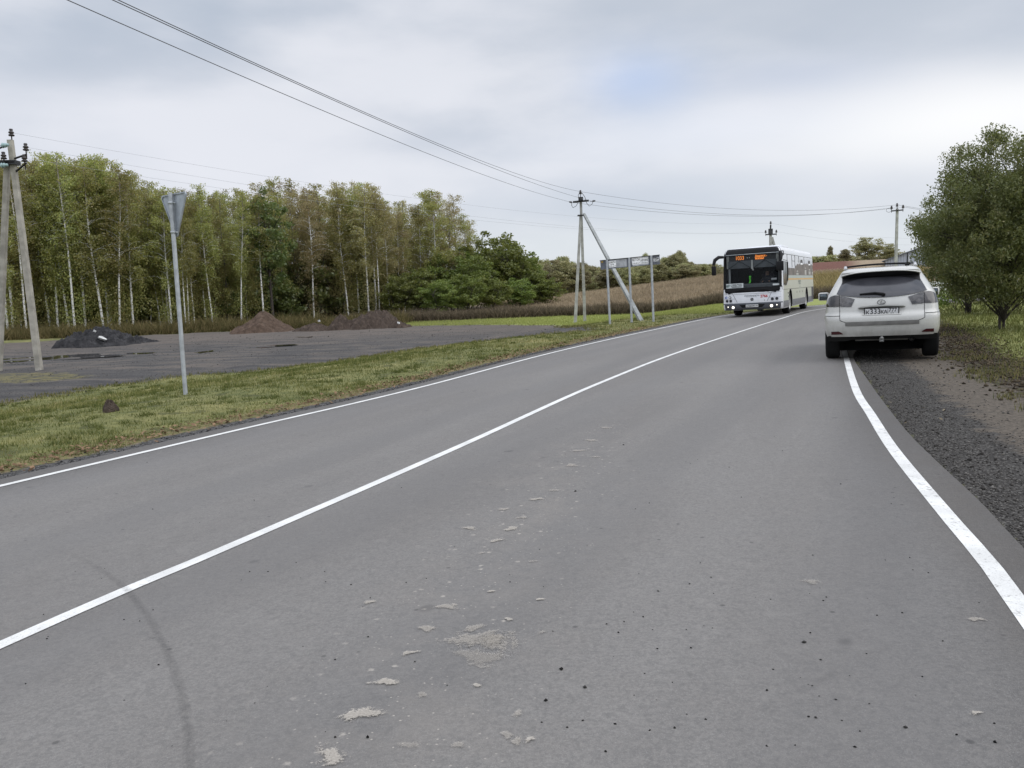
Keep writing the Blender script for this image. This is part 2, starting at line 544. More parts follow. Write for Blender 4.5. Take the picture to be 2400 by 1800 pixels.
# ------------------------------------------------------------------ ground sheet
def make_ground():
    az = np.concatenate([np.arange(-180, -44, 4.0), np.arange(-44, 44, .36), np.arange(44, 180.1, 4.0)])
    rr = [0.0, .8]
    while rr[-1] < 2600: rr.append(rr[-1] * 1.0165 + .01)
    rr = np.array(rr)
    R_, A_ = np.meshgrid(rr, np.radians(az), indexing='ij')
    X = (R_ * np.sin(A_)).ravel(); Y = (R_ * np.cos(A_)).ravel()
    Zz = Z(X, Y)
    P = np.stack([X, Y], 1)
    near = np.hypot(X, Y) < 140
    lot = np.full(len(X), -9.0); lot[near] = sdist(P[near], LOT)
    isl = np.full(len(X), -9.0); isl[near] = sdist(P[near], ISL)
    road = np.full(len(X), -9.0); road[near] = sdist(P[near], ROADPOLY)
    dR = np.full(len(X), 99.0); dR[near] = pdist(P[near], EDGE_R)
    side = dof(X, Y)
    right = (side > 1.5) & (road < 0) & (Y < 55)
    zz = np.where(road > 0, Zz - .05 * np.clip(road / .3, 0, 1), Zz)
    # tyre-rutted unevenness of the lot
    lm = np.clip(lot / .8, 0, 1)
    zz = zz + lm * (.02 * np.sin(X * 2.3 + Y) * np.sin(Y * 1.9))
    n, m = len(rr), len(az)
    idx = np.arange(n * m).reshape(n, m)
    fc = np.stack([idx[:-1, :-1], idx[:-1, 1:], idx[1:, 1:], idx[1:, :-1]], -1).reshape(-1, 4)

    t = NT('ground_surface')
    p = t.pos()
    n1 = t.noise(p, .55, 6, .6); n2 = t.noise(p, 4.0, 6, .65); n3 = t.noise(p, 22.0, 4, .6)
    nn = t.math('ADD', t.math('MULTIPLY', n1, .4), t.math('MULTIPLY', n2, .6))
    jit = t.math('MULTIPLY', t.math('SUBTRACT', n2, .5), 1.5)
    # grass
    g = t.mix(t.ramp(n2, .3, .7), (.088, .10, .035), (.19, .185, .07))
    g = t.mix(t.math('MULTIPLY', t.ramp(n1, .48, .68), .7), g, (.29, .26, .11))
    g = t.mix(t.math('MULTIPLY', t.ramp(n3, .55, .75), .4), g, (.075, .08, .03))
    br = t.mix(t.ramp(n2, .3, .7), (.19, .225, .06), (.29, .31, .105))
    br = t.mix(t.math('MULTIPLY', t.ramp(n3, .5, .8), .3), br, (.10, .12, .035))
    tuft = t.noise(p, 2.2, 3, .5)
    g = t.mix(t.math('MULTIPLY', t.ramp(tuft, .56, .66), .75), g, (.055, .062, .024))
    c = t.mix(t.attr('bright'), g, br)
    # dead meadow
    wd = t.mix(t.ramp(n2, .3, .7), (.22, .17, .115), (.33, .26, .175))
    c = t.mix(t.attr('meadow'), c, wd)
    rs_ = t.mix(t.ramp(n2, .3, .7), (.10, .045, .033), (.17, .075, .055))
    c = t.mix(t.attr('redsoil'), c, rs_)
    # forest floor
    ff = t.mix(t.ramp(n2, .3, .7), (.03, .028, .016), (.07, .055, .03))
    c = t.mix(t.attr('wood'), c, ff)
    # lot: packed dark crushed stone with paler brown dried mud
    sv = t.n('ShaderNodeMapping'); t.l(p, sv.inputs[0]); sv.inputs['Scale'].default_value = (.16, .75, 1); sv.inputs['Rotation'].default_value = (0, 0, .1)
    st = t.noise(sv.outputs[0], 1.6, 6, .62)
    l = t.mix(t.ramp(n3, .3, .7), (.046, .044, .043), (.098, .092, .088))
    l = t.mix(t.math('MULTIPLY', t.ramp(st, .5, .62), .6), l, (.145, .122, .102))
    l = t.mix(t.math('MULTIPLY', t.ramp(st, .47, .38), .7), l, (.04, .039, .04))
    l = t.mix(t.math('MULTIPLY', t.ramp(n1, .52, .66), .45), l, (.135, .115, .098))
    l = t.mix(t.math('MULTIPLY', t.ramp(n2, .55, .68), .5), l, (.06, .058, .058))
    syx = t.n('ShaderNodeSeparateXYZ'); t.l(p, syx.inputs[0])
    l = t.mix(t.math('MULTIPLY', t.ramp(syx.outputs[1], 36, 52), t.math('MULTIPLY_ADD', n1, .8, .2)), l, (.135, .112, .094))
    pv = t.vor(p, 14.0)
    l = t.mix(t.math('MULTIPLY', t.ramp(pv, .22, .1), .3), l, (.22, .21, .20))
    lotm = t.ramp(t.math('ADD', t.attr('lot'), t.math('MULTIPLY', jit, .9)), -.25, .25)
    c = t.mix(lotm, c, l)
    islm = t.ramp(t.math('ADD', t.attr('isl'), jit), -.2, .3)
    c = t.mix(t.math('MULTIPLY', t.math('MULTIPLY', islm, t.ramp(n2, .35, .55)), .8), c, t.mix(t.ramp(n2, .3, .7), (.09, .085, .035), (.19, .165, .075)))
    # right verge: crushed stone, wheel-worn dirt, dark clods with leaves
    e = t.math('ADD', t.attr('vergeR'), t.math('MULTIPLY', t.math('SUBTRACT', n2, .5), .95))
    gv = t.mix(t.ramp(t.vor(p, 38.0), .1, .5), (.125, .118, .108), (.038, .035, .032))
    gv = t.mix(t.math('MULTIPLY', t.ramp(t.noise(p, 60, 2), .62, .7), .7), gv, (.24, .23, .21))
    di = t.mix(t.ramp(n3, .3, .7), (.07, .059, .047), (.135, .114, .092))
    li = t.mix(t.ramp(n3, .42, .66), (.022, .017, .012), (.085, .066, .045))
    li = t.mix(t.math('MULTIPLY', t.ramp(n2, .5, .66), .6), li, (.075, .08, .028))
    vr = t.mix(t.ramp(e, .62, .82), gv, di)
    vr = t.mix(t.ramp(e, 1.3, 1.55), vr, li)
    vm = t.math('MULTIPLY', t.attr('isR'), t.ramp(e, 2.55, 2.15))
    c = t.mix(vm, c, vr)
    # left verge: crushed-stone lip and brown leaf litter beside the asphalt
    eL_ = t.math('ADD', t.attr('vergeL'), t.math('MULTIPLY', t.math('SUBTRACT', n2, .5), .5))
    lip = t.mix(t.ramp(n3, .4, .65), (.035, .035, .036), (.12, .115, .11))
    lf = t.mix(t.ramp(n3, .38, .64), (.055, .038, .022), (.24, .16, .10))
    c = t.mix(t.math('MULTIPLY', t.ramp(eL_, 1.15, .7), t.math('MULTIPLY', t.ramp(n3, .4, .6), .8)), c, lf)
    c = t.mix(t.ramp(eL_, .52, .34), c, lip)
    nr = t.bump(t.math('ADD', t.math('MULTIPLY', n3, .5), n2), .05, .8)
    mat = t.out(t.pbr(c, .95, 0, .2, nr))
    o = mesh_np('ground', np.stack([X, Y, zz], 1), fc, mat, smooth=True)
    me = o.data

    def at_(name, v):
        a = me.attributes.new(name, 'FLOAT', 'POINT'); a.data.foreach_set('value', np.asarray(v, np.float32))
    at_('lot', np.clip(lot, -3, 3)); at_('isl', np.clip(isl, -3, 3))
    at_('vergeR', np.where(dR < 50, dR, 50)); at_('isR', right.astype(float))
    dl = np.full(len(X), 99.0); dl[near] = pdist(P[near], EDGE_L)
    at_('vergeL', np.where((side < 0) & (Y < 58), dl, 9))
    a_ = X / np.maximum(Y, 1)
    bright = sst(44, 52, Y) * sst(-10, -2, X) * sst(-.06, .04, a_)
    bright = np.maximum(bright, .55 * sst(1.5, 4, dR) * (right) * (Y < 60))
    at_('bright', bright)
    at_('meadow', sst(66.5, 68.5, Y) * sst(-.2, -.05, a_ + 0 * X))
    at_('redsoil', sst(96, 104, Y) * sst(.345, .365, a_) * sst(.425, .40, a_) * sst(126, 118, Y))
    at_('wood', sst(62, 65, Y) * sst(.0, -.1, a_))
    o['kind'] = 'structure'
    return o


make_ground()


# ------------------------------------------------------------------ road
def sheet(name, A, B, mat, dz, cols=6, skirt=0.0):
    V = []; n = len(A)
    for a, b in zip(A, B):
        for k in np.linspace(0, 1, cols):
            q = a + (b - a) * k; V.append((q[0], q[1], rs(q[0], q[1]) + dz))
    Fq = [(i * cols + j, i * cols + j + 1, (i + 1) * cols + j + 1, (i + 1) * cols + j) for i in range(n - 1) for j in range(cols - 1)]
    if skirt:
        for cidx in (0, cols - 1):
            base = len(V)
            for i in range(n):
                v = V[i * cols + cidx]; V.append((v[0], v[1], v[2] - skirt))
            for i in range(n - 1):
                Fq.append((i * cols + cidx, (i + 1) * cols + cidx, base + i + 1, base + i))
    return mesh_np(name, np.array(V), np.array(Fq), mat, smooth=False)


def asphalt():
    t = NT('asphalt')
    p = t.pos()
    rot = t.n('ShaderNodeMapping', vector_type='POINT'); t.l(p, rot.inputs[0])
    rot.inputs['Rotation'].default_value = (0, 0, radians(24.5))
    q = t.mapv(rot.outputs[0], (1.1, .14, 1))
    n1 = t.noise(q, .9, 5, .55); n2 = t.noise(p, 2.6, 6, .6); n3 = t.noise(p, 70, 3, .7); n4 = t.noise(p, 240, 2, .6)
    c = t.mix(t.ramp(n1, .3, .7), (.160, .150, .140), (.203, .192, .179))
    c = t.mix(t.math('MULTIPLY', t.ramp(n2, .35, .7), .3), c, (.176, .162, .148))
    # wheel tracks, rubbed slightly smoother and greyer
    c = t.mix(t.math('MULTIPLY', t.ramp(n3, .35, .65), .42), c, (.088, .085, .083))
    c = t.mix(t.math('MULTIPLY', t.ramp(n4, .54, .66), .5), c, (.27, .262, .25))
    n5 = t.noise(p, 26, 4, .7)
    c = t.mix(t.math('MULTIPLY', t.ramp(n5, .48, .64), .3), c, (.10, .097, .094))
    c = t.mix(t.math('MULTIPLY', t.ramp(t.noise(p, 9, 5, .7), .55, .66), .22), c, (.235, .222, .205))
    sx = t.n('ShaderNodeSeparateXYZ'); t.l(p, sx.inputs[0])
    dd = t.math('ADD', t.math('MULTIPLY', sx.outputs[0], .91), t.math('MULTIPLY', sx.outputs[1], -.414))
    tr_ = t.math('SINE', t.math('MULTIPLY_ADD', t.math('ADD', dd, t.math('MULTIPLY', n1, .35)), 2 * pi / 1.55, 1.1))
    c = t.mix(t.math('MULTIPLY', t.ramp(tr_, -.1, 1.0), .26), c, (.125, .121, .119))
    hair = t.n('ShaderNodeTexVoronoi', feature='DISTANCE_TO_EDGE'); t.l(t.mapv(rot.outputs[0], (1, .45, 1)), hair.inputs['Vector']); hair.inputs['Scale'].default_value = .42
    hk = t.math('ADD', hair.outputs['Distance'], t.math('MULTIPLY', t.math('SUBTRACT', n3, .5), .012))
    c = t.mix(t.math('MULTIPLY', t.ramp(hk, .006, .001), t.math('MULTIPLY', t.ramp(n2, .5, .62), .12)), c, (.06, .058, .057))
    # small dark oil blots
    sc = t.mapv(rot.outputs[0], (1.0, .75, 1))
    dv = t.vor(sc, 2.3); rnd = t.vor(sc, 2.3, 'Color')
    sp = t.n('ShaderNodeSeparateColor'); t.l(rnd, sp.inputs[0])
    big = t.math('MULTIPLY', t.ramp(t.math('ADD', dv, t.math('MULTIPLY', n3, .09)), .15, .09), t.ramp(sp.outputs[0], .6, .7))
    c = t.mix(t.math('MULTIPLY', big, .5), c, (.06, .058, .058))
    dv2 = t.vor(p, 7.0); rnd2 = t.vor(p, 7.0, 'Color')
    sp2 = t.n('ShaderNodeSeparateColor'); t.l(rnd2, sp2.inputs[0])
    sm = t.math('MULTIPLY', t.ramp(t.math('ADD', dv2, t.math('MULTIPLY', n3, .12)), .17, .11), t.ramp(sp2.outputs[1], .72, .8))
    c = t.mix(t.math('MULTIPLY', sm, .6), c, (.05, .048, .048))
    # dried pale mud splashed along the right wheel track of the near lane
    a, b = hit(900, 1760), hit(1390, 1030)
    dx, dy = (b - a) / np.linalg.norm(b - a)
    sxyz = t.n('ShaderNodeSeparateXYZ'); t.l(p, sxyz.inputs[0])
    u = t.math('ADD', t.math('MULTIPLY', t.math('SUBTRACT', sxyz.outputs[0], float(a[0])), float(dy)),
               t.math('MULTIPLY', t.math('SUBTRACT', sxyz.outputs[1], float(a[1])), float(-dx)))
    band = t.math('POWER', 2.718, t.math('MULTIPLY', t.math('MULTIPLY', u, u), -5.5))
    far_ = t.ramp(sxyz.outputs[1], 11.0, 5.5)
    band = t.math('MULTIPLY', band, far_)
    dv3 = t.vor(p, 11.0); rnd3 = t.vor(p, 11.0, 'Color')
    sp3 = t.n('ShaderNodeSeparateColor'); t.l(rnd3, sp3.inputs[0])
    ml = t.math('MULTIPLY', t.ramp(t.math('ADD', dv3, t.math('MULTIPLY', n3, .3)), .34, .20), t.ramp(sp3.outputs[2], .60, .64))
    dv4 = t.vor(p, 38.0); rnd4 = t.vor(p, 38.0, 'Color')
    sp4 = t.n('ShaderNodeSeparateColor'); t.l(rnd4, sp4.inputs[0])
    ms = t.math('MULTIPLY', t.ramp(t.math('ADD', dv4, t.math('MULTIPLY', n3, .2)), .3, .2), t.ramp(sp4.outputs[0], .70, .74))
    mud = t.math('MAXIMUM', t.math('MULTIPLY', ml, .7), t.math('MULTIPLY', ms, .75))
    mk = t.math('MULTIPLY', mud, t.math('ADD', t.math('MULTIPLY', band, 1.0), .10), clamp=True)
    c = t.mix(mk, c, (.40, .365, .32))
    c = t.mix(t.math('MULTIPLY', t.math('MULTIPLY', band, .22), t.ramp(n2, .45, .7)), c, (.27, .245, .215))
    # dusty margin
    ed = t.attr('edge')
    c = t.mix(t.math('MULTIPLY', t.ramp(ed, .55, .05), t.math('MULTIPLY', n2, .75)), c, (.135, .12, .105))
    nr = t.bump(t.math('ADD', n3, t.math('MULTIPLY', n4, .6)), .004, .6)
    return t.out(t.pbr(c, .82, 0, .3, nr))


road = sheet('road', eL, eR, asphalt(), 0.0, cols=9, skirt=.07)
road['kind'] = 'structure'
_v = np.array([v.co[:2] for v in road.data.vertices])
_a = road.data.attributes.new('edge', 'FLOAT', 'POINT')
_a.data.foreach_set('value', np.minimum(pdist(_v, EDGE_L), pdist(_v, EDGE_R)).astype(np.float32))


def paint(name, wear):
    t = NT(name)
    p = t.pos()
    n = t.noise(p, 30, 5, .65); n2 = t.noise(p, 4, 4)
    c = t.mix(t.ramp(n2, .3, .7), (.60, .595, .57), (.74, .735, .705))
    c = t.mix(t.math('MULTIPLY', t.ramp(n, .56, .68), wear), c, (.27, .26, .245))
    c = t.mix(t.math('MULTIPLY', t.ramp(t.noise(p, 130, 3, .7), .55, .68), .6), c, (.30, .29, .275))
    sc = t.n('ShaderNodeMapping'); t.l(p, sc.inputs[0]); sc.inputs['Rotation'].default_value = (0, 0, -.9); sc.inputs['Scale'].default_value = (60, 5, 1)
    c = t.mix(t.math('MULTIPLY', t.ramp(t.noise(sc.outputs[0], 1.2, 3), .64, .72), wear * .55), c, (.2, .19, .18))
    return t.out(t.pbr(c, .6, 0, .4))


pm1 = paint('road_paint', .35); pm2 = paint('scuffed_road_paint', .8)
nL, nC, nR = resamp(LEF, 260), resamp(CEN, 260), resamp(RIG, 260)
for nm, ln, w, m in (('left_edge_line', nL, .085, pm1), ('centre_line', nC, .085, pm1), ('right_edge_line', nR, .09, pm2)):
    o = sheet(nm, offset(ln, -w / 2), offset(ln, w / 2), m, .004, cols=2); o['kind'] = 'structure'


# skid mark: an arc of rubber across the centre line
def skid():
    t = NT('rubber_streak')
    p = t.pos(); n = t.noise(p, 45, 6, .75)
    sh = t.pbr((.075, .072, .072), .8, 0, .3)
    tr = t.n('ShaderNodeBsdfTransparent')
    m = t.n('ShaderNodeMixShader'); t.l(t.math('MULTIPLY', t.ramp(n, .25, .75), t.math('MULTIPLY', t.attr('fade'), .32)), m.inputs[0])
    t.l(tr.outputs[0], m.inputs[1]); t.l(sh, m.inputs[2])
    mat = t.out(m.outputs[0])
    P = spline([hit(*q) for q in [(95, 1290), (190, 1322), (280, 1380), (340, 1450), (385, 1530), (420, 1620), (440, 1720), (446, 1840)]], 10)
    o = sheet('skid_mark', offset(P, -.019), offset(P, .019), mat, .006, cols=3)
    n_ = len(P); f = np.repeat(np.clip(np.minimum(np.linspace(0, 3, n_), 1), 0, 1), 3).reshape(n_, 3) * np.array([.35, 1, .35])
    a = o.data.attributes.new('fade', 'FLOAT', 'POINT'); a.data.foreach_set('value', f.ravel().astype(np.float32))
    o['kind'] = 'structure'


skid()


# mud cakes dried on the road, irregular thin patches
def mud_cakes():
    t = NT('dried_mud')
    p = t.pos()
    n = t.noise(p, 22, 6, .7); n2 = t.noise(p, 110, 4, .7)
    e = t.math('ADD', t.attr('fade'), t.math('MULTIPLY', t.math('SUBTRACT', n, .5), 1.9))
    e = t.math('ADD', e, t.math('MULTIPLY', t.math('SUBTRACT', n2, .5), .9))
    sh = t.pbr(t.mix(t.ramp(n2, .3, .7), (.33, .30, .26), (.46, .42, .365)), .95, 0, .2)
    tr = t.n('ShaderNodeBsdfTransparent'); m = t.n('ShaderNodeMixShader')
    t.l(t.math('MULTIPLY', t.ramp(e, .30, .62), t.math('MULTIPLY', t.attr('strength'), .78)), m.inputs[0]); t.l(tr.outputs[0], m.inputs[1]); t.l(sh, m.inputs[2])
    mat = t.out(m.outputs[0])
    spots = [(905, 1618, .055, 1), (845, 1695, .07, 1), (780, 1795, .07, 1), (958, 1549, .035, .9), (1003, 1490, .05, .7), (1050, 1438, .06, .7),
             (868, 1427, .032, .9), (1193, 1468, .03, .9), (1239, 1757, .026, 1), (1100, 1250, .06, .8), (1163, 1280, .045, .9), (1130, 1310, .03, .7),
             (1225, 1225, .05, .7), (1200, 1252, .06, .9), (1150, 1402, .02, 1), (1266, 1421, .022, 1), (1120, 1627, .022, .9), (1212, 1760, .03, .6), (1190, 1745, .03, .5),
             (1140, 1520, .17, .62), (1158, 1515, .07, .8), (1110, 1490, .05, .6), (1212, 1695, .03, .6), (2290, 1470, .035, .7), (2285, 1695, .025, 1),
             (1258, 1181, .06, .8), (1300, 1160, .05, .6), (1340, 1100, .07, .7), (1355, 1065, .07, .7), (1385, 1040, .08, .7), (1420, 1010, .08, .6), (1395, 1080, .05, .6), (1900, 1380, .05, .5), (1180, 1205, .05, .7),
             (1270, 1500, .03, .5), (1250, 1330, .03, .5), (990, 1650, .03, .5), (960, 1770, .04, .4), (1075, 1770, .03, .5), (1130, 1560, .12, .4)]
    V = []; Fq = []; fa = []; st = []
    n_, rings = 20, (1.0, .75, .45, .15)
    for (px, py, r, k) in spots:
        c = hit(px, py); ph = random.random() * 6; base = len(V)
        for q in rings:
            for i in range(n_):
                a = 2 * pi * i / n_; rr = r * 1.0 * q * (1 + .25 * sin(2 * a + ph) + .15 * sin(3 * a + 2 * ph))
                x = c[0] + rr * cos(a) * 1.15; y = c[1] + rr * sin(a) * .95
                V.append((x, y, rs(x, y) + .005)); fa.append(1 - q); st.append(k)
        for j in range(len(rings) - 1):
            for i in range(n_):
                i2 = (i + 1) % n_
                Fq.append((base + j * n_ + i, base + j * n_ + i2, base + (j + 1) * n_ + i2, base + (j + 1) * n_ + i))
        o_ = base + 3 * n_
        for i in range(0, n_ // 2 - 1):
            Fq.append((o_ + i, o_ + i + 1, o_ + n_ - 2 - i, o_ + n_ - 1 - i))
    o = mesh_np('dried_mud_spots', np.array(V), np.array(Fq), mat)
    for nm, v in (('fade', fa), ('strength', st)):
        a = o.data.attributes.new(nm, 'FLOAT', 'POINT'); a.data.foreach_set('value', np.array(v, np.float32))
    tag(o, 'pale dried mud splashes on the grey asphalt of the near lane', 'mud', kind='stuff')


mud_cakes()


def stones(name, pts, sizes, mat, label, cat, zfn):
    """many small irregular stones in one mesh"""
    base = np.array([(1, 0, 0), (-1, 0, 0), (0, 1, 0), (0, -1, 0), (0, 0, .8), (0, 0, -.5)], float)
    fc = np.array([(0, 2, 4), (2, 1, 4), (1, 3, 4), (3, 0, 4), (2, 0, 5), (1, 2, 5), (3, 1, 5), (0, 3, 5)])
    n = len(pts); V = np.repeat(base[None], n, 0) * RNG.uniform(.55, 1.3, (n, 6, 1))
    a = RNG.uniform(0, 6.28, n); ca, sa = np.cos(a), np.sin(a)
    x = V[:, :, 0] * ca[:, None] - V[:, :, 1] * sa[:, None]; y = V[:, :, 0] * sa[:, None] + V[:, :, 1] * ca[:, None]
    V = np.stack([x, y, V[:, :, 2]], 2) * sizes[:, None, None]
    zz = np.array([zfn(q[0], q[1]) for q in pts]) if not callable(getattr(zfn, 'vec', None)) else zfn.vec(pts)
    V[:, :, 0] += pts[:, 0:1]; V[:, :, 1] += pts[:, 1:2]; V[:, :, 2] += (zz + sizes * .25)[:, None]
    Fa = (fc[None] + np.arange(n)[:, None, None] * 6).reshape(-1, 3)
    o = mesh_np(name, V.reshape(-1, 3), Fa, mat, tint=np.repeat(RNG.random(n), 8))
    tag(o, label, cat, kind='stuff')
    return o


def scatter_road():
    px = RNG.uniform(20, 2380, 170); py = 1000 + 790 * RNG.random(170) ** .8
    px[:70] = RNG.uniform(1250, 2200, 70)
    P = np.array([hit(a, b) for a, b in zip(px, py)])
    P = P[inside(P, ROADPOLY)]
    stones('road_grit', P, RNG.uniform(.0022, .006, len(P)) * (1 + (RNG.random(len(P)) < .1) * .9), tintmat('dark_grit', (.012, .012, .012), (.05, .048, .045), 0),
           'tiny dark grit scattered over the asphalt', 'grit', rs)
    # crushed stone on the right shoulder
    n = 15000
    s = np.concatenate([[0], np.cumsum(np.linalg.norm(np.diff(EDGE_R, axis=0), axis=1))])
    i0 = np.argmin(np.abs(EDGE_R[:, 1] - 1.0)); i1 = np.argmin(np.abs(EDGE_R[:, 1] - 24))
    u = s[i0] + (s[i1] - s[i0]) * RNG.random(n) ** 1.5
    B = np.stack([np.interp(u, s, EDGE_R[:, 0]), np.interp(u, s, EDGE_R[:, 1])], 1)
    B2 = np.stack([np.interp(u + .1, s, EDGE_R[:, 0]), np.interp(u + .1, s, EDGE_R[:, 1])], 1)
    T = B2 - B; T /= np.linalg.norm(T, axis=1)[:, None]
    w = np.abs(RNG.normal(0, .42, n)) + .0
    w = np.where(w > 1.3, RNG.random(n) * .8, w)
    P = B + np.stack([T[:, 1], -T[:, 0]], 1) * (w + .01)[:, None]
    sz = RNG.uniform(.004, .011, n) * (1 + .9 * (RNG.random(n) < .05))
    stones('shoulder_gravel', P, sz, tintmat('crushed_stone', (.026, .024, .022), (.155, .146, .134), 0), 'dark crushed stone on the right road shoulder', 'gravel', zf)
    # lip of stones along the left edge
    n = 5000
    P0 = resamp(EDGE_L, 4000); P0 = P0[(P0[:, 1] > 3) & (P0[:, 1] < 40)]
    k = (RNG.random(n) ** 1.2 * (len(P0) - 1)).astype(int)
    P = P0[k] + RNG.normal(0, .11, (n, 2)) + np.array([-.13, .06])
    sel = ~inside(P, ROADPOLY)
    P = P[sel]
    stones('verge_gravel', P, RNG.uniform(.006, .018, len(P)), tintmat('lip_stone', (.03, .03, .032), (.16, .155, .15), 0), 'thin line of dark crushed stone along the left road edge', 'gravel', zf)
    # clods and fallen leaves beyond the shoulder
    n = 5200
    u = s[i0] + (s[i1] - s[i0]) * RNG.random(n) ** 1.2
    B = np.stack([np.interp(u, s, EDGE_R[:, 0]), np.interp(u, s, EDGE_R[:, 1])], 1)
    B2 = np.stack([np.interp(u + .1, s, EDGE_R[:, 0]), np.interp(u + .1, s, EDGE_R[:, 1])], 1)
    T = B2 - B; T /= np.linalg.norm(T, axis=1)[:, None]
    P = B + np.stack([T[:, 1], -T[:, 0]], 1) * RNG.normal(1.95, .33, n)[:, None]
    stones('soil_clods', P, RNG.uniform(.008, .034, n), tintmat('dark_clods', (.025, .02, .015), (.11, .088, .06), 0), 'dark soil clods and leaf litter beyond the right shoulder', 'soil', zf)


scatter_road()


# ------------------------------------------------------------------ grass
def blades(name, P, h, w, mat, label, lean=.6, cat='grass', tint=None):
    n = len(P); a = RNG.uniform(0, 2 * pi, n); b = RNG.uniform(0, 2 * pi, n)
    z = Z(P[:, 0], P[:, 1])
    base = np.stack([P[:, 0], P[:, 1], z - .01], 1)
    side = np.stack([np.cos(a), np.sin(a), 0 * a], 1) * (w / 2)[:, None]
    tip = base + np.stack([np.cos(b) * lean * h * RNG.random(n), np.sin(b) * lean * h * RNG.random(n), h], 1)
    V = np.stack([base - side, base + side, tip], 1).reshape(-1, 3)
    Fa = np.arange(3 * n).reshape(n, 3)
    o = mesh_np(name, V, Fa, mat, tint=RNG.random(n) if tint is None else tint)
    tag(o, label, cat, kind='stuff')
    return o


def log_polar(n, r0, r1, a0, a1):
    r = r0 * (r1 / r0) ** RNG.random(n); a = np.radians(RNG.uniform(a0, a1, n))
    return np.stack([r * np.sin(a), r * np.cos(a)], 1)


def patchy(P, s=1.0):
    x, y = P[:, 0] * s, P[:, 1] * s
    return .5 + .25 * np.sin(.9 * x + 1.7 * np.sin(.6 * y)) + .25 * np.sin(1.6 * y + 1.3 * np.sin(1.1 * x))


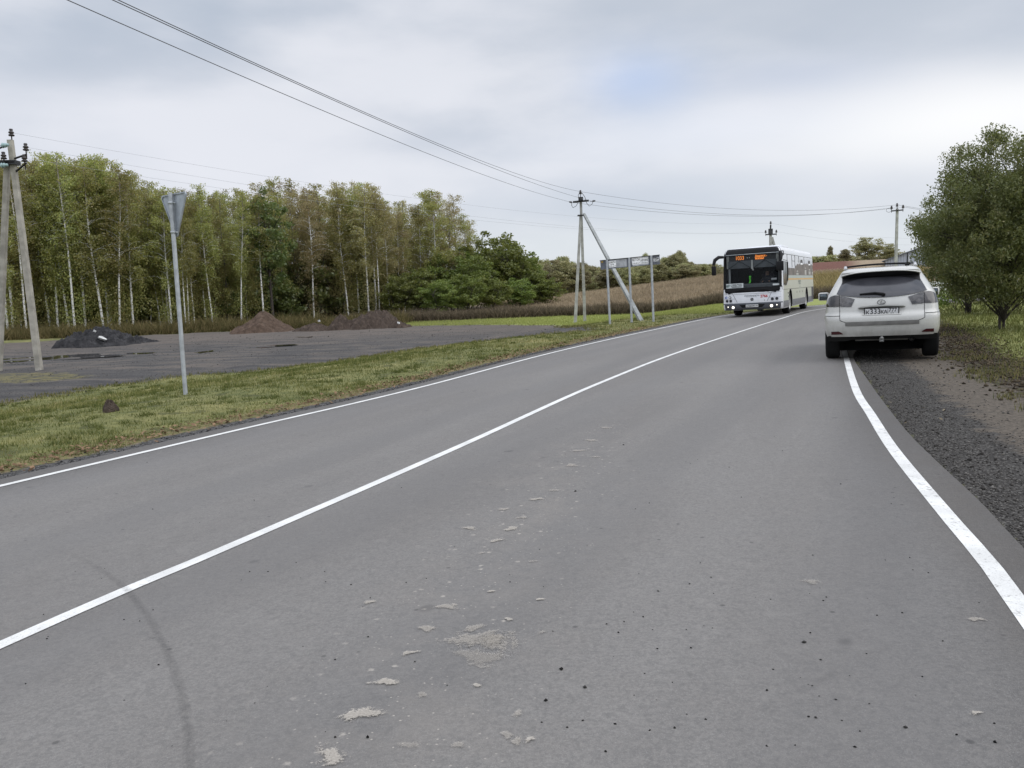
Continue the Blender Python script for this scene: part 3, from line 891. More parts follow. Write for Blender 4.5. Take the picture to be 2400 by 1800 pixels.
def grass():
    gm = NT('grass_blades')
    t = gm
    tn = t.attr('tint')
    c = t.mix(t.ramp(tn, 0, .7), (.082, .102, .03), (.215, .215, .078))
    c = t.mix(t.ramp(tn, .8, 1), c, (.44, .38, .2))
    d = t.n('ShaderNodeBsdfDiffuse'); t.l(c, d.inputs[0]); tr = t.n('ShaderNodeBsdfTranslucent'); t.l(c, tr.inputs[0])
    m = t.n('ShaderNodeMixShader'); m.inputs[0].default_value = .3; t.l(d.outputs[0], m.inputs[1]); t.l(tr.outputs[0], m.inputs[2])
    gmat = t.out(m.outputs[0])
    # left verge
    P = log_polar(260000, 5.0, 46, -43, 25)
    d_ = dof(P[:, 0], P[:, 1])
    keep = (d_ < -2.6) & (d_ > -18)
    P = P[keep]
    dl = pdist(P, EDGE_L); lot = sdist(P, LOT); isl = sdist(P, ISL)
    keep = (~inside(P, ROADPOLY)) & (dl > .36 + .40 * RNG.random(len(P))) & ((lot < -.15 + .5 * (patchy(P, 3) - .5)) | (isl > .1))
    P = P[keep]; dist = np.hypot(P[:, 0], P[:, 1])
    pt = patchy(P, 1.4)
    h = (.022 + .04 * RNG.random(len(P)) ** 1.5) * (.6 + .8 * pt) * np.clip(dist / 14, .85, 1.6)
    w = np.clip(dist * .0009, .005, .03)
    tint = np.clip(.42 + .45 * (patchy(P, .5) - .5) + .5 * (pt - .5) + RNG.normal(0, .22, len(P)), 0, 1)
    blades('verge_grass', P, h, w, gmat, 'short autumn grass on the verge between the road and the gravel lot', tint=tint)
    # darker, taller tufts
    Q = P[RNG.random(len(P)) < .009]
    k = 46
    TP = np.repeat(Q, k, 0) + RNG.normal(0, .075, (len(Q) * k, 2)) * np.repeat(RNG.uniform(.5, 1.5, len(Q)), k)[:, None]
    TP = TP[(~inside(TP, ROADPOLY)) & (pdist(TP, EDGE_L) > .25)]
    dd = np.hypot(TP[:, 0], TP[:, 1])
    blades('grass_tufts', TP, RNG.uniform(.03, .085, len(TP)), np.clip(dd * .0009, .006, .03), gmat, 'taller dark grass tufts in the left verge',
           tint=np.clip(RNG.normal(.16, .16, len(TP)), 0, 1), lean=.9)
    # right-hand side
    P = log_polar(190000, 5.0, 60, 14, 66)
    P = P[~inside(P, ROADPOLY)]
    dr = pdist(P, EDGE_R); sd = dof(P[:, 0], P[:, 1])
    P = P[(dr > 2.0 + .5 * RNG.random(len(P))) & (sd > 1)]
    dist = np.hypot(P[:, 0], P[:, 1])
    h = (.03 + .05 * RNG.random(len(P))) * np.clip(dist / 14, .9, 2)
    blades('roadside_grass', P, h, np.clip(dist * .0009, .006, .04), gmat, 'short grass under the trees on the right of the road',
           tint=np.clip(RNG.normal(.35, .2, len(P)), 0, 1))
    # bright mown strip beyond the lot
    bm_ = tintmat('mown_grass', (.23, .27, .075), (.38, .39, .14), .3)
    P = log_polar(90000, 42, 70, -14, 27)
    lot = sdist(P, LOT)
    P = P[(lot < -.3) & (P[:, 1] < 68) & (dof(P[:, 0], P[:, 1]) < -4.2) & (P[:, 1] > 44)]
    P = P[~inside(P, ROADPOLY)]
    blades('field_grass', P, RNG.uniform(.06, .16, len(P)), np.full(len(P), .04), bm_, 'bright green grass strip in front of the brown weeds')
    # fallen leaves along the left edge
    n = 3200
    P0 = resamp(EDGE_L, 4000); P0 = P0[(P0[:, 1] > 3) & (P0[:, 1] < 32)]
    k = (RNG.random(n) ** 1.1 * (len(P0) - 1)).astype(int)
    T = np.gradient(P0, axis=0)[k]; T /= np.linalg.norm(T, axis=1)[:, None]
    P = P0[k] - np.stack([T[:, 1], -T[:, 0]], 1) * np.clip(RNG.normal(.66, .22, n), .2, 2)[:, None]
    leaf_scatter('fallen_leaves', P, RNG.uniform(.016, .04, n), tintmat('dead_leaves', (.085, .055, .035), (.29, .19, .12), .1), 'dead brown leaves lying along the left road edge')
    n = 700
    P = np.stack([RNG.uniform(3.2, 12, n), RNG.uniform(3.5, 18, n)], 1); dr = pdist(P, EDGE_R)
    P = P[(~inside(P, ROADPOLY)) & (dr < 2.6)]
    leaf_scatter('shoulder_leaves', P, RNG.uniform(.01, .026, len(P)), tintmat('pale_leaves', (.10, .08, .055), (.30, .26, .19), .1), 'pale fallen leaves scattered over the right shoulder')


def leaf_scatter(name, P, s, mat, label):
    n = len(P); z = Z(P[:, 0], P[:, 1]) + .012 + .02 * RNG.random(n)
    a = RNG.uniform(0, 6.28, n); tl = RNG.uniform(-.5, .5, (n, 2))
    u = np.stack([np.cos(a), np.sin(a), tl[:, 0]], 1) * s[:, None]; v = np.stack([-np.sin(a), np.cos(a), tl[:, 1]], 1) * (s * .6)[:, None]
    c = np.stack([P[:, 0], P[:, 1], z], 1)
    V = np.stack([c - u, c - v * .9, c + u, c + v], 1).reshape(-1, 3)
    o = mesh_np(name, V, np.arange(4 * n).reshape(n, 4), mat, tint=RNG.random(n))
    tag(o, label, 'leaves', kind='stuff')


grass()


def scatter_lot():
    P = log_polar(30000, 14, 62, -46, 10)
    P = P[sdist(P, LOT) > -.5]
    r = np.hypot(P[:, 0], P[:, 1])
    sz = RNG.uniform(.005, .016, len(P)) * np.clip(r / 26, .6, 1.5) * (1 + 1.5 * (RNG.random(len(P)) < .012))
    stones('lot_stones', P, sz, tintmat('lot_stone', (.035, .033, .032), (.17, .158, .145), 0), 'loose stones and clods strewn over the dark gravel lot', 'stones', zf)
    # sparse tufts creeping over the edges of the lot and the right shoulder
    P = log_polar(60000, 5, 60, -44, 44)
    a = np.abs(sdist(P, LOT)); b = pdist(P, EDGE_R)
    P = P[((a < .7 * RNG.random(len(P))) | ((b > 1.2) & (b < 2.4) & (P[:, 1] < 40) & (RNG.random(len(P)) < .6) & (patchy(P, 2.2) > .58) & (dof(P[:, 0], P[:, 1]) > 2))) & (~inside(P, ROADPOLY))]
    Q = np.repeat(P, 8, 0) + RNG.normal(0, .05, (len(P) * 8, 2)); d = np.hypot(Q[:, 0], Q[:, 1])
    blades('ragged_grass', Q, RNG.uniform(.03, .12, len(Q)), np.clip(d * .0009, .005, .04), tintmat('ragged_blades', (.06, .075, .024), (.24, .21, .09), .25), 'sparse ragged grass along the edges of the lot and the right shoulder')


scatter_lot()


# ------------------------------------------------------------------ weeds and meadow
def weeds():
    wm = tintmat('dry_weeds', (.10, .08, .055), (.40, .325, .22), .25)

    def clump(P, h, w, name, label, tint, mat=wm):
        # every plant: one stalk plus three ragged side leaves
        n = len(P); k = 4
        Q = np.repeat(P, k, 0) + RNG.normal(0, .12, (n * k, 2)); hh = np.repeat(h, k) * RNG.uniform(.45, 1.0, n * k)
        blades(name, Q, hh, np.repeat(w, k) * RNG.uniform(.5, 1.2, n * k), mat, label, lean=1.3, cat='weeds', tint=np.clip(np.repeat(tint, k) + RNG.normal(0, .15, n * k), 0, 1))
    # dark front band
    n = 24000
    P = np.stack([RNG.uniform(-14, 34, n), 66.5 + 4.5 * RNG.random(n) ** 1.2], 1)
    clump(P, RNG.uniform(.4, 1.15, n) * (.8 + .35 * patchy(P, .8)), np.full(n, .07), 'weed_band', 'dark brown dead weeds standing behind the bright grass', np.clip(RNG.normal(.2, .14, n), 0, 1), mat=tintmat('dark_weeds', (.07, .06, .04), (.36, .28, .19), .2))
    # paler meadow climbing the slope
    n = 42000
    y = 70 + 58 * RNG.random(n) ** .8
    P = np.stack([y * RNG.uniform(-.02, .62, n), y], 1)
    P = P[~((P[:, 0] / P[:, 1] > .36) & (P[:, 1] > 100))]
    n = len(P)
    warm = np.clip((P[:, 0] / P[:, 1] - .3) / .1, 0, 1)
    clump(P, RNG.uniform(.22, .55, n), np.full(n, .08), 'meadow_weeds', 'pale brown dead meadow rising towards the far trees', np.clip(RNG.normal(.85, .16, n) * (.75 + .35 * patchy(P, .25)), 0, 1))
    # yellow-green growth right of the bus
    n = 5000
    y = 68 + 26 * RNG.random(n)
    P = np.stack([y * RNG.uniform(.33, .5, n), y], 1)
    clump(P, RNG.uniform(.5, 1.1, n), np.full(n, .14), 'roadside_weeds', 'tall yellow-brown weeds on the slope between bus and car', np.clip(RNG.normal(.5, .2, n), 0, 1),
          tintmat('yellow_weeds', (.19, .165, .07), (.44, .35, .17), .3))
    # strip in front of the left wood
    n = 15000
    x = RNG.uniform(-48, -8, n)
    y = np.interp(x, [-48, -20, -8], [57, 62, 65]) + RNG.uniform(-2.2, 4.5, n)
    P = np.stack([x, y], 1); P = P[sdist(P, LOT) < -.2]; n = len(P)
    clump(P, RNG.uniform(.35, 1.35, n) * (.45 + .75 * patchy(P, 1.1)), np.full(n, .075), 'wood_edge_weeds', 'low brown-green weeds along the foot of the birch wood', np.clip(RNG.normal(.35, .2, n), 0, 1),
          tintmat('edge_weeds', (.07, .07, .028), (.26, .20, .10), .25))


weeds()

# ------------------------------------------------------------------ trees
def bark_birch():
    t = NT('birch_bark')
    o = t.obj()
    sp = t.n('ShaderNodeSeparateXYZ'); t.l(o, sp.inputs[0])
    n = t.noise(t.mapv(o, (3, 3, 9)), 1.0, 4, .7)
    n2 = t.noise(o, .8, 3)
    c = t.mix(t.ramp(n2, .3, .7), (.62, .61, .57), (.78, .77, .74))
    c = t.mix(t.ramp(n, .54, .64), c, (.04, .036, .032))
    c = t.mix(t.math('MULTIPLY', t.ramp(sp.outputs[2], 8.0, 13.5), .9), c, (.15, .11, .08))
    return t.out(t.pbr(c, .85, 0, .2))


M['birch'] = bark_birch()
M['bark'] = simple('dark_bark', (.045, .037, .03), .95, var=.3, scale=5)
M['grey_shade_bark'] = simple('grey_and_shaded_bark', (.13, .12, .10), .95, var=.3, scale=5)
LEAF = {
    'birch': leafmat('birch_leaves', (.225, .245, .07), (.335, .325, .095), (.49, .41, .15), .52),
    'birch_brown': leafmat('turning_birch_leaves', (.27, .255, .10), (.38, .325, .14), (.50, .39, .20), .52),
    'green': leafmat('alder_leaves', (.125, .165, .035), (.195, .235, .05), (.30, .31, .085), .45),
    'dark': leafmat('understorey_leaves', (.085, .11, .03), (.13, .15, .04), (.20, .19, .06), .42),
    'willow': leafmat('willow_leaves', (.10, .115, .034), (.15, .155, .048), (.21, .18, .07), .45),
    'far': leafmat('far_leaves', (.235, .235, .11), (.33, .31, .15), (.46, .38, .22), .45),
}


def rand_unit(n):
    v = RNG.normal(0, 1, (n, 3)); return v / np.linalg.norm(v, axis=1)[:, None]


def leaf_quads(C, size, aspect=1.5, hang=0.0, up=None):
    """a rhombic leaf clump per centre; hang=1 makes the long axis point down"""
    n = len(C); u = rand_unit(n)
    if hang:
        u = u * (1 - hang) + np.array([0, 0, -1.0]) * hang
        u /= np.linalg.norm(u, axis=1)[:, None]
    if up is not None: u = up
    w = np.cross(u, rand_unit(n)); w /= np.linalg.norm(w, axis=1)[:, None] + 1e-9
    s = size[:, None]
    L = u * s * aspect; W = w * s * .5
    V = np.stack([C - L * .5, C + W + L * .05, C + L * .5, C - W + L * .05], 1)
    return V.reshape(-1, 3), np.arange(4 * n).reshape(n, 4)


def birch_proto(h, R, seed, base_frac, leafk, dens=1.0, lean=0.0, thin=1.0, barkm='birch'):
    rng = random.Random(seed)
    mb = MB()
    # trunk with a slight sweep
    n = 12; pts = []; rad = []
    ph = rng.uniform(0, 6)
    for i in range(n + 1):
        f = i / n
        pts.append((lean * h * f + .12 * sin(2.2 * f * 3 + ph) * f, .12 * cos(1.7 * f * 3 + ph) * f, h * f * .98 - .15))
        rad.append(.085 * thin * (1 - .85 * f) + .014)
    mb.tube(pts, rad, n=7)
    P = np.array(pts)
    cents = []; sizes = []
    nb = int(64 * dens)
    for b in range(nb):
        f = base_frac + (1 - base_frac) * (b + rng.random()) / nb
        zc = f * n; i = min(int(zc), n - 1); o = P[i] + (P[i + 1] - P[i]) * (zc - i)
        prof = (sin(pi * min(1, ((f - base_frac) / (1 - base_frac)) ** .75 * .86 + .12))) ** .8
        L = R * (.3 + .8 * prof) * rng.uniform(.6, 1.1)
        az = rng.uniform(0, 2 * pi)
        up = rng.uniform(.5, 1.1)
        q = [np.array(o)]
        for k in range(1, 5):
            t = k / 4
            q.append(o + np.array([cos(az) * L * t, sin(az) * L * t, L * (up * t - .55 * t * t)]))
        if L > .6: mb.tube([tuple(a) for a in q], [.03 * (1 - f * .6), .02, .014, .01, .006], n=4, cap=False)
        ns = max(4, int(9 * dens * (.4 + L / R)))
        for s in range(ns):
            t = rng.uniform(.25, 1.0) * 4; i2 = min(int(t), 3)
            a = q[i2] + (q[i2 + 1] - q[i2]) * (t - i2) + np.array([rng.gauss(0, .13), rng.gauss(0, .13), 0])
            ln = rng.uniform(.4, 1.7) * (.5 + .7 * (1 - f))
            m = int(6 + ln * 11)
            for k in range(m):
                cents.append(a + np.array([rng.gauss(0, .17), rng.gauss(0, .17), .12 - .8 * ln * k / m + rng.gauss(0, .08)])); sizes.append(rng.uniform(.05, .115))
    for b in range(int(30 * dens)):          # sparse low shoots on the trunk
        f = rng.uniform(.10, base_frac + .1); o = P[int(f * n)]
        q = o + np.array([rng.gauss(0, .5), rng.gauss(0, .5), rng.uniform(-.3, .6)])
        for k in range(40):
            cents.append(q + np.array([rng.gauss(0, .28), rng.gauss(0, .28), rng.gauss(0, .38)])); sizes.append(rng.uniform(.05, .11))
    C = np.array(cents); S = np.array(sizes)
    V, Fq = leaf_quads(C, S, 1.7, .38)
    root = empty('birch_tree')
    mb.build('trunk', M[barkm], root)
    ti = np.clip(.45 + RNG.normal(0, .25, len(C)), 0, 1)
    mesh_np('crown', V, Fq, LEAF[leafk], root, tint=ti)
    return root


def leafy_proto(name, h, rx, seed, zb, leafk, nclump=70, per=70, leaf=.14, clump_r=.55, stems=1, barkm='bark', aspect=1.6, wobble=.22, trunk_r=.12, hang=0.2, spread=.22, peak=1.0):
    rng = np.random.default_rng(seed); pr = random.Random(seed)
    mb = MB()
    cz = (h + zb) / 2; rz = (h - zb) / 2
    # clump centres on and inside an uneven ellipsoid
    d = rand_unit(nclump); rr = rng.random(nclump) ** .45
    wob = 1 + wobble * np.sin(3 * np.arctan2(d[:, 1], d[:, 0]) + seed) * np.cos(2.3 * d[:, 2] + seed)
    K_ = np.stack([d[:, 0] * rx * rr * wob, d[:, 1] * rx * rr * wob, cz + d[:, 2] * rz * rr], 1)
    if peak != 1.0:
        f = np.clip((K_[:, 2] - zb) / (h - zb), 0, 1); K_[:, :2] *= (1.15 - peak * f)[:, None]
    tops = []
    for s in range(stems):
        az = 2 * pi * s / max(stems, 1) + seed; sp = spread * rx if stems > 1 else .06
        pts = [(cos(az) * sp * max(0, k - .5) * 1.2, sin(az) * sp * max(0, k - .5) * 1.2, -.2 + (h * .8) * (0, .55, 2, 3, 4)[k] / 4) for k in range(5)]
        pts[0] = (cos(az) * .05, sin(az) * .05, -.2)
        mb.tube(pts, [trunk_r * (1 - .2 * k) / (1 if stems == 1 else 1.3) for k in range(5)], n=7)
        tops.append(pts)
    for k in range(0, nclump, 2):
        tp = tops[k % stems]; c = K_[k]
        zt = max(zb * .7, min(h * .6, c[2] - .35 * np.hypot(c[0], c[1]) - .2)); f = (zt + .2) / (h * .8) * 4; i = max(0, min(3, int(f)))
        a = np.array(tp[i]) + (np.array(tp[i + 1]) - np.array(tp[i])) * (f - i)
        m = (a + c) / 2 + np.array([0, 0, .12])
        mb.tube([tuple(a), tuple(m), tuple(c)], [trunk_r * .32, trunk_r * .2, trunk_r * .08], n=4, cap=False)
    n = nclump * per
    ci = np.repeat(np.arange(nclump), per)
    q = rand_unit(n) * (rng.random(n) ** .5)[:, None] * clump_r * rng.uniform(.6, 1.25, nclump)[ci][:, None]
    q[:, 2] *= .75
    C = K_[ci] + q
    C = C[C[:, 2] > .12]; n = len(C)
    V, Fq = leaf_quads(C, rng.uniform(.7, 1.3, n) * leaf, aspect, hang)
    root = empty(name)
    mb.build('trunk', M[barkm], root)
    hv = rng.random(nclump)
    ti = np.clip(.4 + .35 * (np.resize(hv[ci], n) - .5) + rng.normal(0, .22, n), 0, 1)
    mesh_np('crown', V, Fq, LEAF[leafk], root, tint=ti)
    return root


USED = set()


def plant(proto, x, y, hscale, rscale, rz, label, cat, group=None, lean=(0, 0), mirror=False):
    o = proto if proto.name not in USED else copy_tree(proto)
    USED.add(proto.name)
    o.location = (x, y, zf(x, y) - .05)
    o.rotation_euler = (lean[0], lean[1], rz)
    o.rotation_mode = 'ZYX' if False else 'XYZ'
    o.scale = (rscale, rscale, hscale)
    tag(o, label, cat, group)
    return o


SKY = np.array([(-200, 400), (0, 372), (60, 368), (180, 343), (300, 362), (380, 432), (440, 442), (520, 428), (600, 430), (650, 412), (760, 425), (860, 412),
                (940, 468), (1040, 432), (1110, 470), (1150, 560), (1250, 620), (1310, 670)], float)
DEP = np.array([(-200, 64), (0, 64), (300, 67), (560, 75), (820, 85), (950, 90), (1200, 98)], float)


def birchwood():
    PH = 14.0
    B = [birch_proto(PH, 2.0, 1, .30, 'birch'), birch_proto(PH, 1.8, 2, .40, 'birch'), birch_proto(PH, 2.2, 3, .30, 'birch'),
         birch_proto(PH, 1.9, 4, .38, 'birch_brown', .9), birch_proto(PH, 2.1, 5, .35, 'birch_brown', .8), birch_proto(PH, 1.7, 6, .5, 'birch', .8)]
    BI = [birch_proto(PH, 2.1, 11, .16, 'birch', 1.0, barkm='grey_shade_bark'), birch_proto(PH, 1.9, 12, .20, 'birch', 1.0, barkm='grey_shade_bark'), birch_proto(PH, 2.1, 13, .18, 'birch_brown', .95, barkm='grey_shade_bark')]  # darker bark stands in for white trunks shaded by the front rows
    Bl = [birch_proto(PH, 1.9, 8, .36, 'birch', 1, -.055), birch_proto(PH, 1.9, 9, .4, 'birch', .9, .075)]
    front = [  # photo column and row of the foot, lean of the trunk to the right (m per m), label
        (20, 792, 0.0, 'twin-trunked white birch behind the left concrete pole'),
        (33, 790, .0, 'thin white-trunked birch just left of the right leg of the left concrete pole'),
        (62, 768, -.01, 'slim pale birch between the two legs of the left concrete pole'),
        (119, 773, -.045, 'birch with a crooked white trunk just right of the left concrete pole'),
        (136, 771, -.03, 'second white birch to the right of the left concrete pole'),
        (163, 773, -.05, 'white birch leaning left, standing left of the black rubble pile'),
        (176, 773, -.035, 'upright white birch nearest the left end of the black rubble pile'),
        (201, 768, -.02, 'straight white birch over the left slope of the black rubble pile'),
        (243, 763, -.07, 'bright left-leaning birch behind the peak of the black rubble pile'),
        (254, 760, .0, 'thin pale birch directly right of the left-leaning birch behind the black pile'),
        (260, 765, .005, 'tall straight white birch behind the right half of the black rubble pile'),
        (280, 768, .10, 'white birch leaning strongly right behind the right slope of the black rubble pile'),
        (313, 775, -.03, 'thick white birch nearest to the camera, at the right end of the black rubble pile'),
        (376, 759, -.06, 'slender left-leaning birch between the rubble pile and the road sign'),
        (389, 752, -.05, 'leftmost bright trunk of the birch cluster just left of the road sign pole'),
        (395, 750, -.02, 'tall bright birch with white bark to its crown, left of the road sign pole'),
        (401, 749, .0, 'birch trunk half hidden by the back of the triangular road sign'),
        (434, 743, -.02, 'thin pale birch immediately right of the road sign pole'),
        (442, 746, .03, 'birch with a forked white trunk right of the road sign'),
        (455, 740, .03, 'faint slim birch right of the forked birch'),
        (483, 762, .02, 'tall birch with a long bare trunk between road sign and brown soil heap'),
        (499, 756, .05, 'slim right-leaning birch beside the tall bare-trunked birch'),
        (565, 756, .085, 'birch leaning right with its foot just left of the brown soil heap'),
        (617, 722, .0, 'birch with a dull grey trunk in the shade behind the brown soil heap'),
        (734, 706, -.01, 'pale thin trunk in the dark wood between the two soil heaps'),
        (817, 735, -.05, 'birch leaning left behind the left shoulder of the larger soil heap'),
        (840, 710, .0, 'tall slim birch with a long white trunk above the larger soil heap'),
        (864, 726, .0, 'birch whose trunk rises straight behind the top of the larger soil heap'),
        (881, 719, .0, 'thin white trunk directly right of the top of the larger soil heap'),
        (889, 719, -.005, 'white birch behind the right slope of the larger soil heap'),
        (912, 695, .03, 'birch with a bright upper trunk right of the larger soil heap'),
        (934, 705, .02, 'slender brown-leaved birch right of the larger soil heap'),
        (948, 692, .03, 'last white trunk at the right end of the tall birches'),
    ]
    rng = random.Random(3)
    for i, (px, py, ln, lab) in enumerate(front):
        Y = float(np.interp(px, DEP[:, 0], DEP[:, 1])) + rng.uniform(-1.2, 2.5)
        p = at(px, py, Y)
        top = float(np.interp(px + ln * 350, SKY[:, 0], SKY[:, 1])) + rng.uniform(-4, 34)
        hh = EYE + (at(px, top, Y).z - EYE) - zf(p.x, p.y)
        tree = (Bl[0] if ln < -.04 else Bl[1] if ln > .06 else B[(3, 4, 5)[i % 3] if px > 600 else (0, 1, 5, 2)[i % 4]])
        pl = 0.0 if tree in Bl else ln
        rz = rng.uniform(-.35, .35) if tree in Bl else rng.uniform(0, 6.28)
        plant(tree, p.x, Y, hh / PH, hh / PH * rng.uniform(.85, 1.1), rz, lab, 'birch', 'birches along the front of the left wood', lean=(0, pl))
    # inner rows
    k = 0
    for row, dy in ((1, 4.5), (2, 9.0), (3, 14.0)):
        xs = np.arange(-140, 1120, 36 if row == 1 else 31)
        for px in xs:
            px = px + rng.uniform(-14, 14)
            Y = float(np.interp(px, DEP[:, 0], DEP[:, 1])) + dy + rng.uniform(-2, 2)
            if row == 3 and px > 1060: continue
            p = at(px, 700, Y)
            top = float(np.interp(px, SKY[:, 0], SKY[:, 1])) + rng.uniform(-6, 45)
            hh = at(px, top, Y).z - zf(p.x, p.y)
            br = px > 590 and rng.random() < .5
            tree = BI[2] if br else rng.choice(BI[:2] if row > 1 or rng.random() < .75 else B[:3])
            lab = 'brownish birch in the rows behind the soil heaps, its trunk hidden by nearer trees' if br else \
                ('olive-green birch in the inner rows of the left wood, its trunk hidden by nearer trees' if px < 590 else 'green birch among the brownish ones behind the soil heaps, its trunk hidden by nearer trees')
            plant(tree, p.x, Y, hh / PH, hh / PH * rng.uniform(.85, 1.15), rng.uniform(0, 6.28), lab, 'birch',
                  'brownish birches behind the soil heaps' if br else ('inner birches of the left wood' if px < 590 else 'green birches behind the soil heaps'))
    # one dark broad tree that breaks the birch row
    oak = leafy_proto('broadleaf_tree', 14, 2.9, 21, 4.2, 'dark', 80, 60, .2, .75, 1, 'bark', trunk_r=.2)
    p = at(640, 740, 77)
    hh = at(640, 438, 77).z - zf(p.x, 77)
    plant(oak, p.x, 77, hh / 14, hh / 14, 1.0, 'dark broad-leaved tree with black branches breaking the birch row behind the brown soil heap', 'tree')
    # understorey along the wood edge
    U = [leafy_proto('understorey_bush', 4, 1.7, 31 + i, .2, 'dark', 34, 60, .15, .62, 3, 'bark', trunk_r=.05) for i in range(2)]
    Ug = [leafy_proto('birch_sapling', 5, 1.2, 41 + i, .9, 'birch', 26, 60, .14, .5, 1, 'birch', trunk_r=.05, peak=.5) for i in range(2)]
    for px in range(-60, 960, 15):
        px2 = px + rng.uniform(-9, 9)
        Y = float(np.interp(px2, DEP[:, 0], DEP[:, 1])) + rng.uniform(3, 9)
        p = at(px2, 700, Y)
        if px2 < 600 and rng.random() < .6:
            plant(rng.choice(Ug), p.x, Y, rng.uniform(.7, 1.6), rng.uniform(.8, 1.3), rng.uniform(0, 6), 'yellow-green sapling among the birch trunks of the left wood', 'sapling', 'saplings under the birches')
        else:
            s = rng.uniform(.6, 1.2) * (1.55 if px2 > 590 else 1)
            if px2 > 590:
                plant(rng.choice(U), p.x, Y, s, s, rng.uniform(0, 6), 'dark green bush under the trees behind the soil heaps', 'bush', 'dark bushes behind the soil heaps')
            else:
                plant(rng.choice(U), p.x, Y, s, s, rng.uniform(0, 6), 'dark bush in the shade among the birch trunks of the left wood', 'bush', 'dark bushes under the birches')
    # a dim back row closes the view through the trunks
    for px in range(-150, 1000, 20):
        px2 = px + rng.uniform(-7, 7)
        Y = float(np.interp(px2, DEP[:, 0], DEP[:, 1])) + rng.uniform(17, 22)
        p = at(px2, 700, Y); s = rng.uniform(1.2, 1.9)
        plant(rng.choice(U), p.x, Y, s * 1.1, s, rng.uniform(0, 6), 'dark thicket bush deep inside the left wood, seen between the trunks', 'bush', 'thicket deep inside the left wood')
    # green alders at the right end of the wood
    G = [leafy_proto('alder_tree', 7, 2.3, 51 + i, .6, 'green', 105, 80, .14, .62, 3, 'bark', trunk_r=.07, wobble=.12) for i in range(3)]
    alders = [(1100, 575, 100, 'alder at the back, between the tall birches and the tallest alder'), (1195, 562, 103, 'broad alder close behind the tallest alder on its right'), (935, 640, 86, 'low green alder at the left end of the alder group'), (985, 625, 88, 'green alder below the tall brown birches'),
              (1030, 655, 84, 'small bright alder in front, left of the group centre'), (1055, 590, 95, 'tall alder rising out of the left part of the alder group'),
              (1090, 640, 86, 'rounded green alder low in the middle of the alder group'), (1120, 600, 93, 'alder behind the middle of the alder group'),
              (1160, 543, 99, 'tallest alder, its dome standing right of the tall birches'), (1150, 650, 88, 'low alder in front of the tallest alder'),
              (1205, 590, 99, 'alder on the right shoulder of the tallest alder'), (1215, 650, 92, 'low alder near the right end of the group'),
              (1255, 632, 99, 'alder second from the right end of the wood'), (1240, 605, 104, 'alder at the back, right of the tallest alder'), (1283, 650, 97, 'last small alder at the right end of the wood, above the brown weeds')]
    for i, (px, ty, Y, lab) in enumerate(alders):
        p = at(px, 700, Y); hh = at(px, ty, Y).z - zf(p.x, Y)
        plant(G[i % 3], p.x, Y, hh / 7, max(.9, hh / 7 * 1.25), rng.uniform(0, 6), lab, 'alder', 'green alders at the right end of the wood')


birchwood()


def far_wood():
    rng = random.Random(9)
    Fp = [leafy_proto('far_tree', 10, 2.5, 61 + i, .8, 'far', 80, 85, .21, .95, 1, 'grey_shade_bark', trunk_r=.14, hang=.35, wobble=.12, peak=(.35, .6, .75)[i]) for i in range(3)]
    sky = np.array([(1250, 600), (1290, 600), (1330, 598), (1365, 612), (1400, 622), (1440, 606), (1470, 618), (1500, 604), (1520, 612), (1560, 600), (1590, 585), (1615, 610), (1640, 613), (1700, 616), (1760, 612)], float)
    for row, (Y0, step) in enumerate(((150, 15), (168, 13), (188, 12))):
        for px in np.arange(1225, 1770, step):
            px2 = px + rng.uniform(-5, 5); Y = Y0 + rng.uniform(-8, 8)
            p = at(px2, 660, Y); top = np.interp(px2, sky[:, 0], sky[:, 1]) + rng.uniform(0, 22 - 5 * row)
            hh = at(px2, top, Y).z - zf(p.x, Y)
            hidden = px2 > 1690
            if hidden and row < 1: continue
            plant(rng.choice(Fp), p.x, Y, hh / 10, rng.uniform(.55, 1.0), rng.uniform(0, 6), 'hazy green tree in the far wood beyond the brown meadow', 'tree', 'trees of the far wood beyond the meadow')
    for px, ty, Y, w, lab in ((1592, 584, 150, .75, 'tallest spire-shaped tree of the far wood, between the signboard and the bus'),
                              (1556, 600, 150, .6, 'pale yellowish tree in the far wood, just right of the signboard'),
                              (1513, 590, 160, .6, 'slim dark tree whose tip shows over the top of the signboard')):
        p = at(px, 660, Y); hh = at(px, ty, Y).z - zf(p.x, Y)
        plant(Fp[2], p.x, Y, hh / 10, w, rng.uniform(0, 6), lab, 'tree')
    # right background, above the red soil
    for px, ty, by, Y, w, k, lab in ((2034, 553, 618, 128, .85, 0, 'large rounded pale green tree left of the grey shed'),
                                     (2083, 568, 618, 132, .55, 0, 'smaller yellow-green tree between the rounded tree and the grey shed'),
                                     (1981, 582, 610, 135, .5, 2, 'slim yellowish young tree left of the large rounded tree'),
                                     (1946, 574, 608, 140, .28, 2, 'thin almost bare sapling right of the bus roof')):
        p = at(px, by, Y); hh = at(px, ty, Y).z - zf(p.x, Y)
        plant(Fp[k], p.x, Y, hh / 10, w, rng.uniform(0, 6), lab, 'tree')
    Bp = leafy_proto('far_bush', 3, 1.9, 71, .1, 'far', 22, 44, .25, .7, 2, 'grey_shade_bark', trunk_r=.05)
    for px in np.arange(1905, 2110, 11):
        px2 = px + rng.uniform(-4, 4); Y = 142 + rng.uniform(-4, 10)
        p = at(px2, 610, Y)
        ty = np.interp(px2, [1905, 1960, 2000, 2110], [611, 605, 602, 602]); hh = max(1.5, at(px2, ty, Y).z - zf(p.x, Y))
        plant(Bp, p.x, Y, hh / 3, rng.uniform(.8, 1.2), rng.uniform(0, 6), 'low grey-green bush on the skyline above the red soil', 'bush', 'bushes on the skyline above the red soil')


far_wood()


